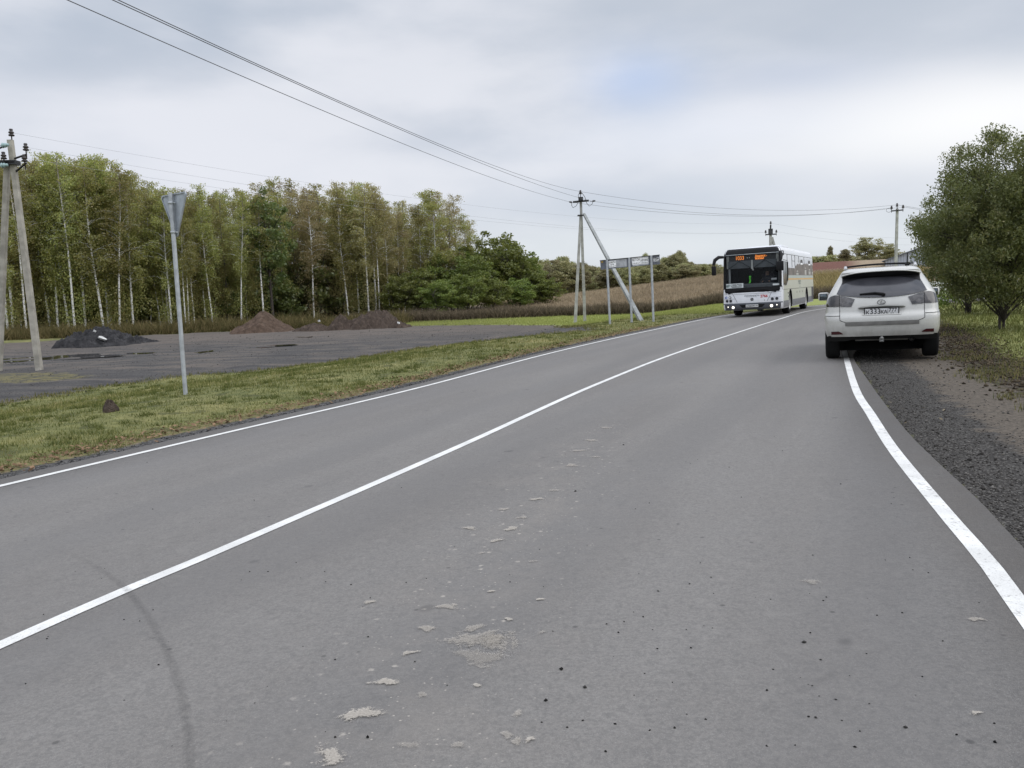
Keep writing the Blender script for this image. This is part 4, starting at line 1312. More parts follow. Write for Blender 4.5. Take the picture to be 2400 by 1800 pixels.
def willows():
    w1 = leafy_proto('willow_tree', 5.6, 2.45, 81, .7, 'willow', 430, 230, .034, .46, 2, 'bark', 2.6, wobble=.10, trunk_r=.06, hang=.15, spread=.045)
    b = hit(2347, 772); Y = b[1]
    hh = at(2347, 303, Y).z - zf(*b)
    plant(w1, b[0], b[1], hh / 5.6, hh / 5.6 * .94, .6, 'dense dark green willow with a forked black trunk right of the white car', 'tree', 'willows right of the road')
    w2 = leafy_proto('willow_tree', 4.6, 1.9, 83, .5, 'willow', 200, 170, .038, .46, 3, 'bark', 2.4, trunk_r=.07, hang=.15, spread=.06)
    b = hit(2282, 735)
    hh = at(2282, 400, b[1]).z - zf(*b)
    plant(w2, b[0] - .2, b[1], hh / 4.6, hh / 4.6 * .95, 2.0, 'second willow behind the forked one, its grey trunk showing beside the car', 'tree', 'willows right of the road')
    b = np.array([17.2, 27.5])
    plant(w2, b[0], b[1], 1.0, 1.0, 4.0, 'third willow at the right edge of the photo behind the forked willow', 'tree', 'willows right of the road')
    ys = leafy_proto('young_bush', 1.7, .8, 87, .1, 'green', 30, 60, .06, .3, 3, 'bark', 2.0, trunk_r=.02)
    for px, py, Y, lab in ((2245, 690, 32, 'bright yellow-green young bush behind the right mirror of the white car'), (2385, 690, 30, 'bright green young bush at the right edge below the willow')):
        p = at(px, py, Y)
        plant(ys, p.x, Y, 1.0, 1.0, random.random() * 6, lab, 'bush', None)


willows()


# ------------------------------------------------------------------ heaps
def heap(name, px, py, wpx, hpx, mat, label, seed, ratio=.8, skew=0.0, lumps=1.0, yoff=0.0):
    rng = np.random.default_rng(seed)
    c = hit(px, py); Y = c[1] + yoff; x0 = at(px, py, Y).x
    W = wpx / F * Y; Hh = hpx / F * Y
    n, m = 56, 40
    root = MB()
    ph = rng.uniform(0, 6, 8)

    def fn(u, v):
        x = u * W / 2; y = v * W / 2 * ratio
        th = atan2(v, u)
        r = sqrt((u - skew * (1 - abs(u))) ** 2 + v * v) * (1 + .16 * sin(2 * th + ph[5]) + .12 * sin(3 * th + ph[6]) + .06 * sin(7 * th + ph[7]))
        ed = min(1, max(0, (max(abs(u), abs(v)) - .72) / .3)); ed = ed * ed * (3 - 2 * ed)
        k = max(0, 1 - r ** 1.15) ** 1.15 * (1 - ed)
        z = Hh * k * (1 + .12 * sin(5 * u + ph[0]) + .1 * sin(7 * v + ph[1]))
        z += lumps * .07 * Hh * min(1, max(0, 1 - r) * 4) * (sin(23 * u + ph[2] + 3 * sin(9 * v)) * sin(21 * v + ph[3]) + .6 * sin(41 * u + ph[4]) * sin(37 * v + 2 * sin(13 * u)))
        z += rng.uniform(-.04, .04) * Hh * lumps * min(1, max(0, 1 - r) * 4)
        return (x, y, zf(x0 + x, Y + y) - zf(x0, Y) + z - .02 - .22 * max(ed, min(1, max(0, (r - .9) / .25))))
    root.grid(fn, np.linspace(-1.05, 1.05, n), np.linspace(-1.05, 1.05, m), smooth=False)
    o = root.build(name, mat)
    o.location = (x0, Y, zf(x0, Y))
    tag(o, label, 'heap')
    return o, x0, Y, W, Hh


def rubble_mat(name, a, b):
    t = NT(name); p = t.obj()
    n = t.noise(p, 3, 6, .7); n2 = t.noise(p, 14, 4, .7)
    c = t.mix(t.ramp(n, .3, .7), a, b)
    c = t.mix(t.math('MULTIPLY', t.ramp(n2, .55, .7), .5), c, tuple(v * .4 for v in a))
    return t.out(t.pbr(c, .95, 0, .2, t.bump(n2, .1)))


asph_r = rubble_mat('asphalt_rubble', (.028, .028, .03), (.075, .073, .075))
brown_r = rubble_mat('brown_soil', (.075, .052, .038), (.15, .105, .078))
dark_r = rubble_mat('dark_soil', (.06, .046, .037), (.12, .09, .072))
o1, hx, hy, hw, hhh = heap('rubble_heap', 232, 812, 200, 50, asph_r, 'black heap of broken asphalt with pale debris, below the birches', 1, .7, .15, 1.3)
o1b = heap('rubble_ridge', 330, 803, 95, 15, asph_r, 'low dark ridge of rubble trailing right from the black asphalt heap', 2, .5, -.2, 1.6)[0]
heap('soil_heap', 610, 778, 165, 42, brown_r, 'rounded reddish-brown soil heap right of the road sign', 3, .8, .1, .7)
heap('low_soil_heap', 735, 775, 110, 19, dark_r, 'low dark heap of soil and debris between the two larger soil heaps', 4, .7, 0, 1.6)
heap('large_soil_heap', 872, 770, 150, 52, dark_r, 'largest soil heap, dark brown with steep sides, in front of the wood', 5, .8, .05, 1.0)
heap('side_soil_heap', 800, 772, 80, 34, dark_r, 'small dark mound against the left flank of the largest soil heap', 6, .8, .1, 1.2)
heap('soil_spoil', 935, 768, 75, 16, dark_r, 'low spoil trailing right from the largest soil heap', 8, .7, -.2, 1.4)


def debris():
    pale = simple('pale_plaster', (.55, .55, .53), .8, var=.2); wood = simple('raw_board', (.42, .33, .22), .8, var=.2)
    spots = [(224, 777, .34, .14, .1, pale, 'white lump on the crest of the black rubble heap'), (240, 793, .5, .25, .12, pale, 'pale slab of concrete on the face of the black rubble heap'),
             (182, 795, .2, .12, .08, pale, 'small white scrap on the left slope of the black rubble heap'), (163, 793, .22, .1, .06, pale, 'white scrap nearest the left end of the black rubble heap'),
             (664, 774, .4, .12, .07, pale, 'white scrap at the right foot of the rounded brown soil heap'), (748, 752, .22, .16, .12, pale, 'white block on the low heap between the larger soil heaps'),
             (778, 767, .6, .22, .08, wood, 'broken pale board in front of the small dark mound'), (934, 757, .34, .14, .09, pale, 'pale slab on the right slope of the largest soil heap')]
    dps = [hy - .2, hy - .9, hy - .6, hy - .6, None, 0, None, 0]
    for (px, py, a, b, c, m, lab), Yd in zip(spots, dps):
        if not Yd:
            Yd = hit(px, 772)[1] - .8
        p = at(px, py, Yd)
        mb = MB(); rr = random.Random(px)
        vs = []
        for z in (-c / 2, c / 2):
            for k in range(7):
                an = 2 * pi * k / 7 + rr.uniform(-.2, .2); q = rr.uniform(.75, 1.1)
                vs.append((cos(an) * a / 2 * q, sin(an) * b / 2 * q, z + rr.uniform(-.02, .02)))
        fs = [tuple(range(6, -1, -1)), tuple(range(7, 14))] + [(k, (k + 1) % 7, (k + 1) % 7 + 7, k + 7) for k in range(7)]
        mb.add(vs, fs)
        o = mb.build('debris_chunk', m); o.location = p; o.rotation_euler = (rr.uniform(-.5, .5), rr.uniform(-.5, .5), rr.uniform(0, 3))
        tag(o, lab, 'debris', 'pale debris on the heaps')
    # a dark stump-like clod of turf on the verge
    c = hit(258, 965); mb = MB()
    rr = random.Random(4)
    mb.grid(lambda u, v: (sin(v) * cos(u) * (.11 + .03 * sin(3 * u)) , sin(v) * sin(u) * .09, cos(v) * (.16 + .03 * sin(5 * u + 3 * v))), np.linspace(0, 2 * pi, 15), np.linspace(.05, pi / 2 + .2, 8), smooth=False)
    o = mb.build('turf_clod', dark_r); o.location = (c[0], c[1], zf(*c)); tag(o, 'dark clod of earth standing in the verge grass left of the road sign', 'clod')


debris()


def puddles():
    t = NT('puddle_water'); sh = t.pbr((.035, .033, .03), .04, 0, .5); mat = t.out(sh)
    for (pts) in ([(0, 842), (60, 838), (200, 830), (385, 826), (300, 834), (180, 842), (60, 848), (-60, 852), (-60, 845)],
                  [(455, 827), (500, 821), (505, 823), (470, 829)],
                  [(575, 815), (640, 809), (690, 807), (700, 809), (650, 813), (610, 816)],
                  [(690, 790), (735, 788), (730, 791), (700, 792)]):
        P = np.array([hit(*q) for q in pts]); zz = max(zf(*q) for q in P) + .006
        mb = MB(); mb.poly([(q[0], q[1], zf(*q) + .012) for q in P])
        o = mb.build('puddle', mat); o['kind'] = 'structure'


puddles()


# ------------------------------------------------------------------ power poles
def insulator(mb_unused, parent, p, s=1.0, mat=None, tilt=None):
    mb = MB()
    mb.lathe([(.012 * s, -.16 * s), (.012 * s, 0), (.05 * s, 0.0), (.062 * s, .02 * s), (.03 * s, .045 * s), (.055 * s, .06 * s), (.05 * s, .085 * s), (.025 * s, .1 * s), (.038 * s, .12 * s), (.03 * s, .145 * s), (0, .15 * s)], n=12)
    o = mb.build('insulator', mat or M['porcelain'], parent); o.location = p
    if tilt: o.rotation_euler = tilt
    return o


def left_pole():
    Yp = 28.0
    b = hit(93, 868); Yp = b[1]
    top = at(24, 328, Yp)
    base = Vector((b[0], b[1], zf(*b)))
    root = empty('power_pole', base, label='A-frame concrete power pole at the left edge of the photo, with dark hook insulators', cat='power pole', group='concrete power poles')
    L = lambda p: tuple(Vector(p) - base)
    mb = MB(); mb.beam((0, 0, -.3), L(top), .19, .155); mb.build('pole_leg', M['concrete_warm'], root)
    b2 = at(-8, 850, Yp + .6); b2.z = zf(b2.x, b2.y) - .3
    t2 = at(17, 385, Yp + .12)
    mb = MB(); mb.beam(L(b2), L(t2), .185, .155); mb.build('pole_leg', M['concrete_warm'], root)
    mb = MB()
    for a, c in (((30, 380), (22, 392)), ((8, 384), (40, 383))):
        mb.box(L(at(20, a[1], Yp)), (.62, .36, .09))
    mb.build('clamp', M['dark_steel'], root)
    brk = MB()
    for a, c in (((33, 372), (62, 362)), ((36, 403), (62, 382)), ((30, 382), (2, 390)), ((22, 338), (-3, 348))):
        brk.tube([L(at(*a, Yp)), L(at(*c, Yp - .25))], [.035, .03], n=6)
    brk.build('bracket', M['dark_steel'], root)
    for (px, py) in ((27, 318), (61, 352), (58, 378), (9, 372)):
        insulator(None, root, L(at(px, py + 1, Yp - (.25 if px != 27 else 0))), 1.65)
    for (px, py) in ((5, 341), (3, 388)):
        insulator(None, root, L(at(px, py, Yp - .3)), 1.5, M['glass_ins'], (0, 1.5, 0))
    return [at(27, 311, Yp), at(61, 345, Yp - .25), at(58, 371, Yp - .25)]


def center_pole():
    b1 = hit(1348, 757); Y = b1[1]
    base = Vector((b1[0], b1[1], zf(*b1)))
    root = empty('power_pole', base, label='three-legged concrete power pole behind the grey signboard, with a slanting strut', cat='power pole', group='concrete power poles')
    L = lambda p: tuple(Vector(p) - base)
    mb = MB(); mb.beam(L(at(1348, 760, Y)), L(at(1361, 505, Y)), .20, .15); mb.build('pole_leg', M['concrete'], root)
    mb = MB(); mb.beam(L(at(1371, 758, Y + 1.2)), L(at(1361, 465, Y + .3)), .19, .15); mb.build('pole_leg', M['concrete'], root)
    mb = MB(); s0 = hit(1508, 752); a = Vector((s0[0], s0[1], zf(*s0) - .2))
    mb.beam(L(a), L(at(1369, 502, Y + .2)), .175, .145); mb.build('strut', simple('grey_green_concrete', (.25, .26, .25), .9, var=.2, scale=3), root)
    mb = MB()
    mb.tube([L(at(1343, 473.5, Y)), L(at(1380, 470, Y))], .07, n=6); mb.build('crossarm', M['dark_steel'], root)
    mb = MB(); mb.box(L(at(1361, 466, Y)), (.28, .28, .22)); mb.build('pole_cap', M['dark_steel'], root)
    mb = MB(); mb.box(L(at(1360, 505, Y)), (.34, .4, .07)); mb.build('clamp', M['dark_steel'], root)
    for (px, py) in ((1360.5, 455),):
        insulator(None, root, L(at(px, py, Y)), 1.7)
    insulator(None, root, L(at(1340, 474, Y)), 1.2, None, (0, -1.4, 0)); insulator(None, root, L(at(1389, 471.5, Y)), 1.2, None, (0, 1.4, 0))
    mb = MB()
    for loop in ([(1340, 474), (1340, 482), (1343, 487), (1350, 483), (1355, 475)], [(1389, 471), (1388, 478), (1381, 483), (1375, 476), (1371, 462), (1364, 452)], [(1356, 466), (1355, 458), (1359, 451)]):
        mb.tube([L(at(q[0], q[1], Y - .1)) for q in loop], .018, n=5)
    mb.build('jumper_wire', M['wire'], root)
    return [at(1340, 474, Y), at(1360.5, 449, Y), at(1389, 471.5, Y)], Y


def right_pole():
    Y = 64.0; p = at(2099, 640, Y); base = Vector((p.x, Y, zf(p.x, Y)))
    root = empty('power_pole', base, label='single concrete power pole with a crossarm, rising between the grey shed and the willow', cat='power pole', group='concrete power poles')
    L = lambda q: tuple(Vector(q) - base)
    mb = MB(); mb.beam((0, 0, -.3), L(at(2103, 489, Y)), .21, .15); mb.build('pole_leg', M['concrete'], root)
    mb = MB(); mb.tube([L(at(2089, 494.5, Y - .16)), L(at(2117, 492, Y - .16))], .055, n=6); mb.build('crossarm', M['dark_steel'], root)
    mb = MB(); mb.tube([L(at(2103, 494, Y)), L(at(2102.5, 482, Y))], .03, n=6); mb.build('top_pin', M['dark_steel'], root)
    for q in ((2089.5, 490), (2116.5, 488), (2102.5, 484)): insulator(None, root, L(at(*q, Y - .16)), 1.7)
    mb = MB(); mb.tube([L(at(2089 - 6 + 6 * cos(a), 493 + 4.5 * sin(a), Y - .2)) for a in np.linspace(0, 6.0, 12)], .012, n=4); mb.build('jumper_wire', M['wire'], root)
    return [at(2089.5, 487, Y - .16), at(2102.5, 480, Y - .16), at(2116.5, 485, Y - .16)]


def bus_pole():
    Y = 72.0; p = at(1806, 690, Y); base = Vector((p.x, Y, zf(p.x, Y)))
    root = empty('power_pole', base, label='dark-topped power pole with a strut, standing behind the roof of the bus', cat='power pole', group='concrete power poles')
    L = lambda q: tuple(Vector(q) - base)
    mb = MB(); mb.beam((0, 0, -.3), L(at(1806, 538, Y)), .24, .18); mb.build('pole_leg', M['concrete'], root)
    s = at(1850, 690, Y); s.z = zf(s.x, s.y) - .2
    mb = MB(); mb.beam(L(s), L(at(1809, 556, Y)), .22, .18); mb.build('strut', M['concrete'], root)
    mb = MB(); mb.tube([L(at(1794, 550, Y - .16)), L(at(1820, 548.5, Y - .16))], .06, n=6); mb.build('crossarm', M['dark_steel'], root)
    mb = MB(); mb.tube([L(at(1805.7, 540, Y)), L(at(1806.3, 527, Y))], .07, n=6); mb.box(L(at(1806, 543, Y)), (.3, .3, .5)); mb.build('pole_cap', M['dark_steel'], root)
    for q in ((1794.5, 546), (1819.5, 545), (1806.3, 525)): insulator(None, root, L(at(*q, Y - .16)), 1.6)
    return [at(1794.5, 544, Y), at(1806.3, 523, Y), at(1819.5, 543, Y)]


def wire(a, b, sag, r, label, n=28, group=None, mat=None):
    mb = MB(); a = Vector(a); b = Vector(b)
    mb.tube([a + (b - a) * t - Vector((0, 0, 4 * sag * t * (1 - t))) for t in np.linspace(0, 1, n)], r, n=5)
    o = mb.build('power_line', mat or M['wire']); tag(o, label, 'wire', group)


lp = left_pole(); cp, cY = center_pole(); rp = right_pole(); bp = bus_pole()
# the line overhead: to the next pole, out of frame beyond the left shoulder of the camera
for (ins, px0, sag, lab) in ((cp[0], 158, .62, 'lowest of the three overhead wires from the strutted pole to the top left'),
                             (cp[1], 277, .75, 'uppermost of the three overhead wires crossing the sky to the top left'),
                             (cp[2], 264, .62, 'middle overhead wire, close beneath the uppermost one, crossing the sky to the top left')):
    Yc = 12.5; q = at(px0, 0, Yc)
    t = (cY - Yc) / cY
    dirx = (q.x - ins.x) / (cY - Yc)
    T = 58.0
    end = Vector((ins.x + dirx * T, cY - T, 0)); f = (cY - Yc) / T
    end.z = (q.z + 4 * sag * f * (1 - f) - ins.z * (1 - f)) / f
    wire(ins, end, sag, .0075, lab, 40, 'overhead wires in the sky')
for a, b, lab in ((cp[0], rp[0], 'lowest wire between the strutted pole and the right pole, over the bus'), (cp[1], rp[1], 'top wire between the strutted pole and the right pole, over the bus'),
                  (cp[2], rp[2], 'wire between the strutted pole and the right pole, just under the top one')):
    wire(a, b, .75, .008, lab, 28, 'wires over the bus')
for i, (a, b, lab) in enumerate(((lp[0], bp[1], 'topmost thin wire from the left pole across the tops of the birches'), (lp[1], bp[0], 'middle thin wire from the left pole in front of the birches'),
                  (lp[2], bp[2], 'lowest thin wire from the left pole in front of the birches'))):
    wire(a, b, 1.0, .004, lab, 40, 'thin wires in front of the birch wood', M['thin_wire'])
for k, (a, lab) in enumerate(((rp[1], 'top wire leaving the right pole into the willow'), (rp[2], 'lower wire leaving the right pole into the willow'))):
    wire(a, Vector((a.x + 22, a.y + 14, a.z - .3)), .4, .010, lab, 10, 'wires right of the right pole')
for k, (a, lab) in enumerate(((bp[1], 'top faint wire running right from the pole behind the bus'), (bp[2], 'lower faint wire running right from the pole behind the bus'))):
    wire(a, Vector((a.x + 40, a.y + 38, a.z + .4)), .9, .006, lab, 14, 'wires right of the pole behind the bus', M['thin_wire'])


# ------------------------------------------------------------------ signs
def yield_sign():
    b = hit(435, 925); base = Vector((b[0], b[1], zf(*b))); Y = b[1]
    root = empty('road_sign', base, label='back of a triangular yield sign on a tall grey steel post in the verge', cat='road sign')
    L = lambda q: Vector(q) - base
    top = L(at(399, 452, Y)); mb = MB(); mb.tube([(0, 0, -.2), tuple(top)], .037, n=14); mb.build('post', M['galv'], root)
    # plate: point-down triangle turned 66 degrees away from the camera, standing in front of the post seen from the side road
    ax = (top).normalized()
    th = radians(-41); u = Vector((cos(th), sin(th), 0)); u = (u - ax * u.dot(ax)).normalized(); nrm = u.cross(ax)
    if nrm.y < 0: nrm = -nrm
    S = .90; h = S * .866; r = .045
    cen2 = [(-S / 2 + r * 1.6, h - r), (S / 2 - r * 1.6, h - r), (0, r * 1.9)]
    pts = []
    for (cx, cz), a0 in zip(cen2, (90, -30, 210)):
        for k in range(7):
            a = radians(a0 + (-120 if False else 0)) - radians(0)
            ang = radians({90: 210 - 20 * k, -30: 90 - 20 * k, 210: 330 - 20 * k}[a0])
            pts.append((cx + r * cos(ang), cz + r * sin(ang)))
    z0 = top.length - h - .01
    O = ax * z0 + nrm * .062
    P = lambda q, d: tuple(O + u * q[0] + ax * q[1] + nrm * d)
    n = len(pts); mb = MB()
    vb = [P(q, 0) for q in pts]; vf = [P(q, .012) for q in pts]
    mb.add(vb + vf, [tuple(range(n)), tuple(range(2 * n - 1, n - 1, -1))] + [(k, k + n, (k + 1) % n + n, (k + 1) % n) for k in range(n)])
    # folded rim on the back
    inn = [P((q[0] * .93, (q[1] - h * .6) * .93 + h * .6), -.016) for q in pts]; out = [P(q, -.016) for q in pts]
    mb.add(out + inn, [(k, (k + 1) % n, (k + 1) % n + n, k + n) for k in range(n)])
    mb.add(vb + out, [(k, (k + 1) % n, (k + 1) % n + n, k + n) for k in range(n)])
    pl = mb.build('sign_plate', M['galv_panel'], root)
    mb = MB(); mb.add([P(q, .0145) for q in pts], [tuple(range(n))]); mb.build('red_border', simple('sign_red', (.5, .02, .02), .5), pl)
    mb = MB(); mb.add([P((q[0] * .7, (q[1] - h * .64) * .7 + h * .64), .017) for q in pts], [tuple(range(n))]); mb.build('white_field', M['paper'], pl)
    mb = MB()
    for zc in (.12, h - .16):
        c = O + ax * zc - nrm * .03; mb.tube([tuple(c - u * .07), tuple(c + u * .07)], .014, n=6)
        mb.lathe([(.042, -.02), (.046, -.02), (.046, .02), (.042, .02)], o=tuple(ax * (z0 + zc)), n=14)
    mb.build('clamp', M['galv'], root)
    # verge lettering on the road side is not visible from here


yield_sign()


def signboard():
    base2 = hit(1481, 756); Y = base2[1]
    base = Vector((base2[0], base2[1], zf(*base2)))
    root = empty('signboard', base, label='long narrow grey metal signboard on three posts with white drilling and concrete adverts', cat='signboard')
    L = lambda q: Vector(q) - base
    YL, YR = Y + .3, Y - .3
    # board frame axes from its two ends
    A = L(at(1408, 632, YL)); B = L(at(1547, 619, YR)); Tl = L(at(1407, 610, YL)); Tr = L(at(1546, 598, YR))
    A.z = (A.z); u = (B - A); W = u.length; u.normalize()
    up = (Tl - A + Tr - B) / 2; Hh = up.length; up.normalize(); up = (up - u * up.dot(u)).normalized()
    nr = u.cross(up)
    if nr.y > 0: nr = -nr
    def P(x, z, d): return tuple(A + u * (x * W) + up * (z * Hh) + nr * d)
    def panel(x0, x1, z0, z1, d0, d1):
        v = [P(x, z, d) for d in (d0, d1) for x in (x0, x1) for z in (z0, z1)]
        return v, [(0, 2, 3, 1), (4, 5, 7, 6), (0, 1, 5, 4), (2, 6, 7, 3), (0, 4, 6, 2), (1, 3, 7, 5)]
    mb = MB(); mb.add(*panel(0, 1, 0, 1, -.05, 0)); board = mb.build('board', simple('grey_blue_sheet', (.13, .14, .165), .6, .0, var=.25, scale=3), root)
    mb = MB(); mb.add(*panel(-.005, 1.005, .96, 1.03, -.07, .03)); mb.build('top_rail', M['dark_steel'], root)
    mb = MB(); mb.add(*panel(.265, .45, .08, .95, .003, .006)); bare = simple('scraped_sheet', (.40, .41, .43), .6, var=.25, scale=5); mb.build('bare_patch', bare, board)
    mb = MB(); mb.add(*panel(.545, .81, .06, .93, .003, .006)); mb.build('bare_patch', bare, board)
    mb = MB(); mb.add(*panel(.018, .05, .74, .90, .003, .006)); mb.build('sticker', simple('ochre_sticker', (.4, .25, .03), .6), board)
    for x in (.118, .495, .865):
        px = 1408 + (1547 - 1408) * x
        f = {.118: hit(1431, 762), .495: hit(1482, 757), .865: hit(1533, 750)}[x]
        t = Vector(P(x, 1.02, .06)); fz = Vector((f[0], f[1], zf(*f) - .2)) - base
        fz.y = t.y if False else fz.y
        yy = t.y; g = at(px, 750, yy + base.y); g2 = Vector((at({.118: 1430, .495: 1481, .865: 1532}[x], 757, yy + base.y).x - base.x, yy, zf(t.x + base.x, yy + base.y) - .2 - base.z))
        mb = MB(); mb.tube([tuple(g2), tuple(t)], .05, n=10); mb.build('post', M['galv'], root)
    def Mx(x, z, d):
        m = Matrix((u, up, nr)).transposed().to_4x4(); m.translation = Vector(P(x, z, d)); return m
    def poster(x0, x1, z0, z1, lines):
        mb = MB(); mb.add(*panel(x0, x1, z0, z1, .0065, .009)); po = mb.build('poster', M['paper'], board)
        for (s, zc, sz, wd, bo) in lines:
            text_obj('lettering', s, sz * Hh, M['ink'], po, Mx((x0 + x1) / 2, z0 + (z1 - z0) * zc, .0105), bold=bo * Hh, width=(x1 - x0) * W * wd)
        return po
    # nr points towards the camera; mirror check: u runs left to right in the picture
    poster(.142, .266, .14, .86, [('БУРИМ', .74, .28, .84, .004), ('на воду', .46, .14, .5, .004), ('8-795-16-18', .17, .22, .84, .0)])
    poster(.535, .676, .2, .95, [('БЕТОН', .68, .38, .88, .006), ('5-80-60 6-7', .17, .22, .88, .0)])
    poster(.678, .812, .2, .95, [('Р А С Т В О Р', .86, .13, .9, .004), ('с доставкой', .63, .12, .9, .006), ('П Е С О К', .42, .16, .9, .01), ('5-80-60-67', .14, .17, .9, .004)])
    poster(.895, .985, .32, .76, [('БУРИМ', .74, .24, .92, .012), ('на воду', .48, .1, .5, .003), ('8-795-16-18', .18, .2, .9, .006)])


signboard()


# ------------------------------------------------------------------ shed and fence in the distance
def shed():
    Y = 100.0
    c = at(2140, 640, Y); base = Vector((c.x, Y, zf(c.x, Y)))
    root = empty('metal_shed', base, rot=(0, 0, radians(-27)), label='grey corrugated metal shed with a low gable roof behind the willow', cat='shed')
    L = lambda q: Vector(q) - base
    t = NT('corrugated_metal'); o = t.obj(); s = t.n('ShaderNodeSeparateXYZ'); t.l(o, s.inputs[0])
    wv = t.math('SINE', t.math('MULTIPLY', s.outputs[0], 22.0))
    cc = t.mix(t.ramp(t.noise(o, .8, 4), .3, .7), (.42, .45, .50), (.52, .55, .60))
    cc = t.mix(t.ramp(wv, -.5, .5), cc, (.36, .39, .43))  # rib shading drawn as darker stripes in the flat wall's colour
    m = t.out(t.pbr(cc, .6, 0, .4))
    el = L(at(2080, 611, Y)); rg = L(at(2165, 578, Y)); x0 = el.x; xr = rg.x; x1 = 2 * xr - x0
    ze, zr, D = el.z, rg.z, 18.0
    mb = MB(); f = [(x0, 0, -1), (x1, 0, -1), (x1, 0, ze), (xr, 0, zr), (x0, 0, ze)]; bk = [(a, D, c_) for a, b_, c_ in f]
    mb.add(f + bk, [(0, 1, 2, 3, 4), (9, 8, 7, 6, 5), (0, 4, 9, 5), (1, 6, 7, 2)]); mb.build('wall', m, root)
    mb = MB()
    for a, b_ in ((0, 1), (1, 0)):
        pass
    o_ = .35
    for sx in (-1, 1):
        ex = x0 - o_ if sx < 0 else x1 + o_; k = (zr - ze) / (xr - x0); ez = ze - o_ * k
        v = [(ex, -o_, ez + .02), (xr, -o_, zr + .02), (xr, D + o_, zr + .02), (ex, D + o_, ez + .02)]
        mb.add(v + [(a, b_, c_ + .1) for a, b_, c_ in v], [(0, 1, 2, 3), (7, 6, 5, 4), (0, 4, 5, 1), (3, 2, 6, 7), (0, 3, 7, 4), (1, 5, 6, 2)])
    mb.build('roof', simple('shed_roof', (.17, .19, .21), .5, .4), root)
    mb = MB(); mb.box((xr + 1.2, -.05, 1.2), (2.6, .08, 3.2)); mb.build('door', simple('shed_door', (.34, .37, .40), .5, .2), root)
    # white drain pipe at the visible corner
    mb = MB(); p = L(at(2132, 612, Y)); mb.tube([(p.x, -.12, -.5), (p.x, -.12, ze + .6)], .09, n=8); mb.build('drain_pipe', simple('white_pipe', (.6, .62, .64), .5), root)


shed()


def fence():
    wp = simple('white_fence_paint', (.72, .74, .75), .6)
    a = at(2180, 693, 62); b = at(2460, 672, 66)
    base = Vector((a.x, a.y, zf(a.x, a.y)))
    root = empty('picket_fence', base, label='low white fence along the far road, seen under the willow beside the car', cat='fence')
    L = lambda q: Vector(q) - base
    n = 60; d = Vector((b.x - a.x, b.y - a.y, 0))
    mb = MB(); r = MB()
    for k in range(n):
        q = Vector((a.x, a.y, 0)) + d * (k / (n - 1)); z = zf(q.x, q.y)
        mb.box((q.x - base.x, q.y - base.y, z - base.z + .45), (.085, .03, .95))
    mb.build('pickets', wp, root)
    for h in (.25, .75):
        pts = []
        for k in range(0, n, 6):
            q = Vector((a.x, a.y, 0)) + d * (k / (n - 1)); pts.append((q.x - base.x, q.y - base.y + .04, zf(q.x, q.y) - base.z + h))
        m2 = MB(); m2.tube(pts, .04, n=4); m2.build('rail', wp, root)


fence()

# ------------------------------------------------------------------ vehicles
class Body:
    """a body lofted from horizontal slices; tables give half width, rear/front position and corner shape per height"""
    def __init__(s, zs, hw, y0, y1, d0=.5, n0=4.0, d1=.6, n1=3.2):
        s.zs = zs; s.hw_ = hw; s.y0_ = y0; s.y1_ = y1; s.d0 = d0; s.n0 = n0; s.d1 = d1; s.n1 = n1

    def hw(s, z): return float(np.interp(z, s.zs, s.hw_))
    def dd(s, t, z): return float(np.interp(z, s.zs, t)) if hasattr(t, '__len__') else t
    def back(s, x, z):
        h = s.hw(z); q = min(1, abs(x) / h)
        return float(np.interp(z, s.zs, s.y0_)) + s.dd(s.d0, z) * (1 - (1 - q ** s.n0) ** (1 / s.n0))
    def front(s, x, z):
        h = s.hw(z); q = min(1, abs(x) / h)
        return float(np.interp(z, s.zs, s.y1_)) - s.dd(s.d1, z) * (1 - (1 - q ** s.n1) ** (1 / s.n1))

    def ring(s, z, m=20):
        h = s.hw(z); out = []
        th = np.linspace(0, pi, m)
        q = [-cos(t) for t in th]
        q = [np.sign(v) * (1 - (1 - abs(v)) ** 1.7) for v in q]
        for v in q: out.append((v * h, s.back(v * h, z), z))
        ya, yb = out[-1][1], s.front(h, z)
        for k in range(1, 9): out.append((h, ya + (yb - ya) * k / 9, z))
        for v in reversed(q): out.append((v * h, s.front(v * h, z), z))
        for k in range(1, 9): out.append((-h, yb + (ya - yb) * k / 9, z))
        return out

    def mesh(s, zlist, mb=None, m=20, crown=0.0):
        mb = mb or MB(); V = []; Fs = []
        R = [s.ring(z, m) for z in zlist]; n = len(R[0])
        for r in R: V += r
        for i in range(len(R) - 1):
            for k in range(n):
                a = i * n + k; b = i * n + (k + 1) % n
                Fs.append((a, b, b + n, a + n))
        mb.add(V, Fs, 0, True)
        mb.add(R[0], [tuple(range(n - 1, -1, -1))], 0, False)
        # cap on top in concentric steps so that the roof is gently crowned
        top = R[-1]; cx = 0; cy = sum(p[1] for p in top) / n
        prev = top; base = len(mb.v)
        rings = [top]
        for f, dz in ((.85, crown * .45), (.6, crown * .8), (.3, crown), (.02, crown)):
            rings.append([(p[0] * f, cy + (p[1] - cy) * f, p[2] + dz) for p in top])
        V = [p for r in rings for p in r]; Fs = []
        for i in range(len(rings) - 1):
            for k in range(n):
                a = i * n + k; b = i * n + (k + 1) % n
                Fs.append((a, b, b + n, a + n))
        mb.add(V, Fs, 0, True)
        mb.add(rings[-1], [tuple(range(n))], 0, True)
        return mb


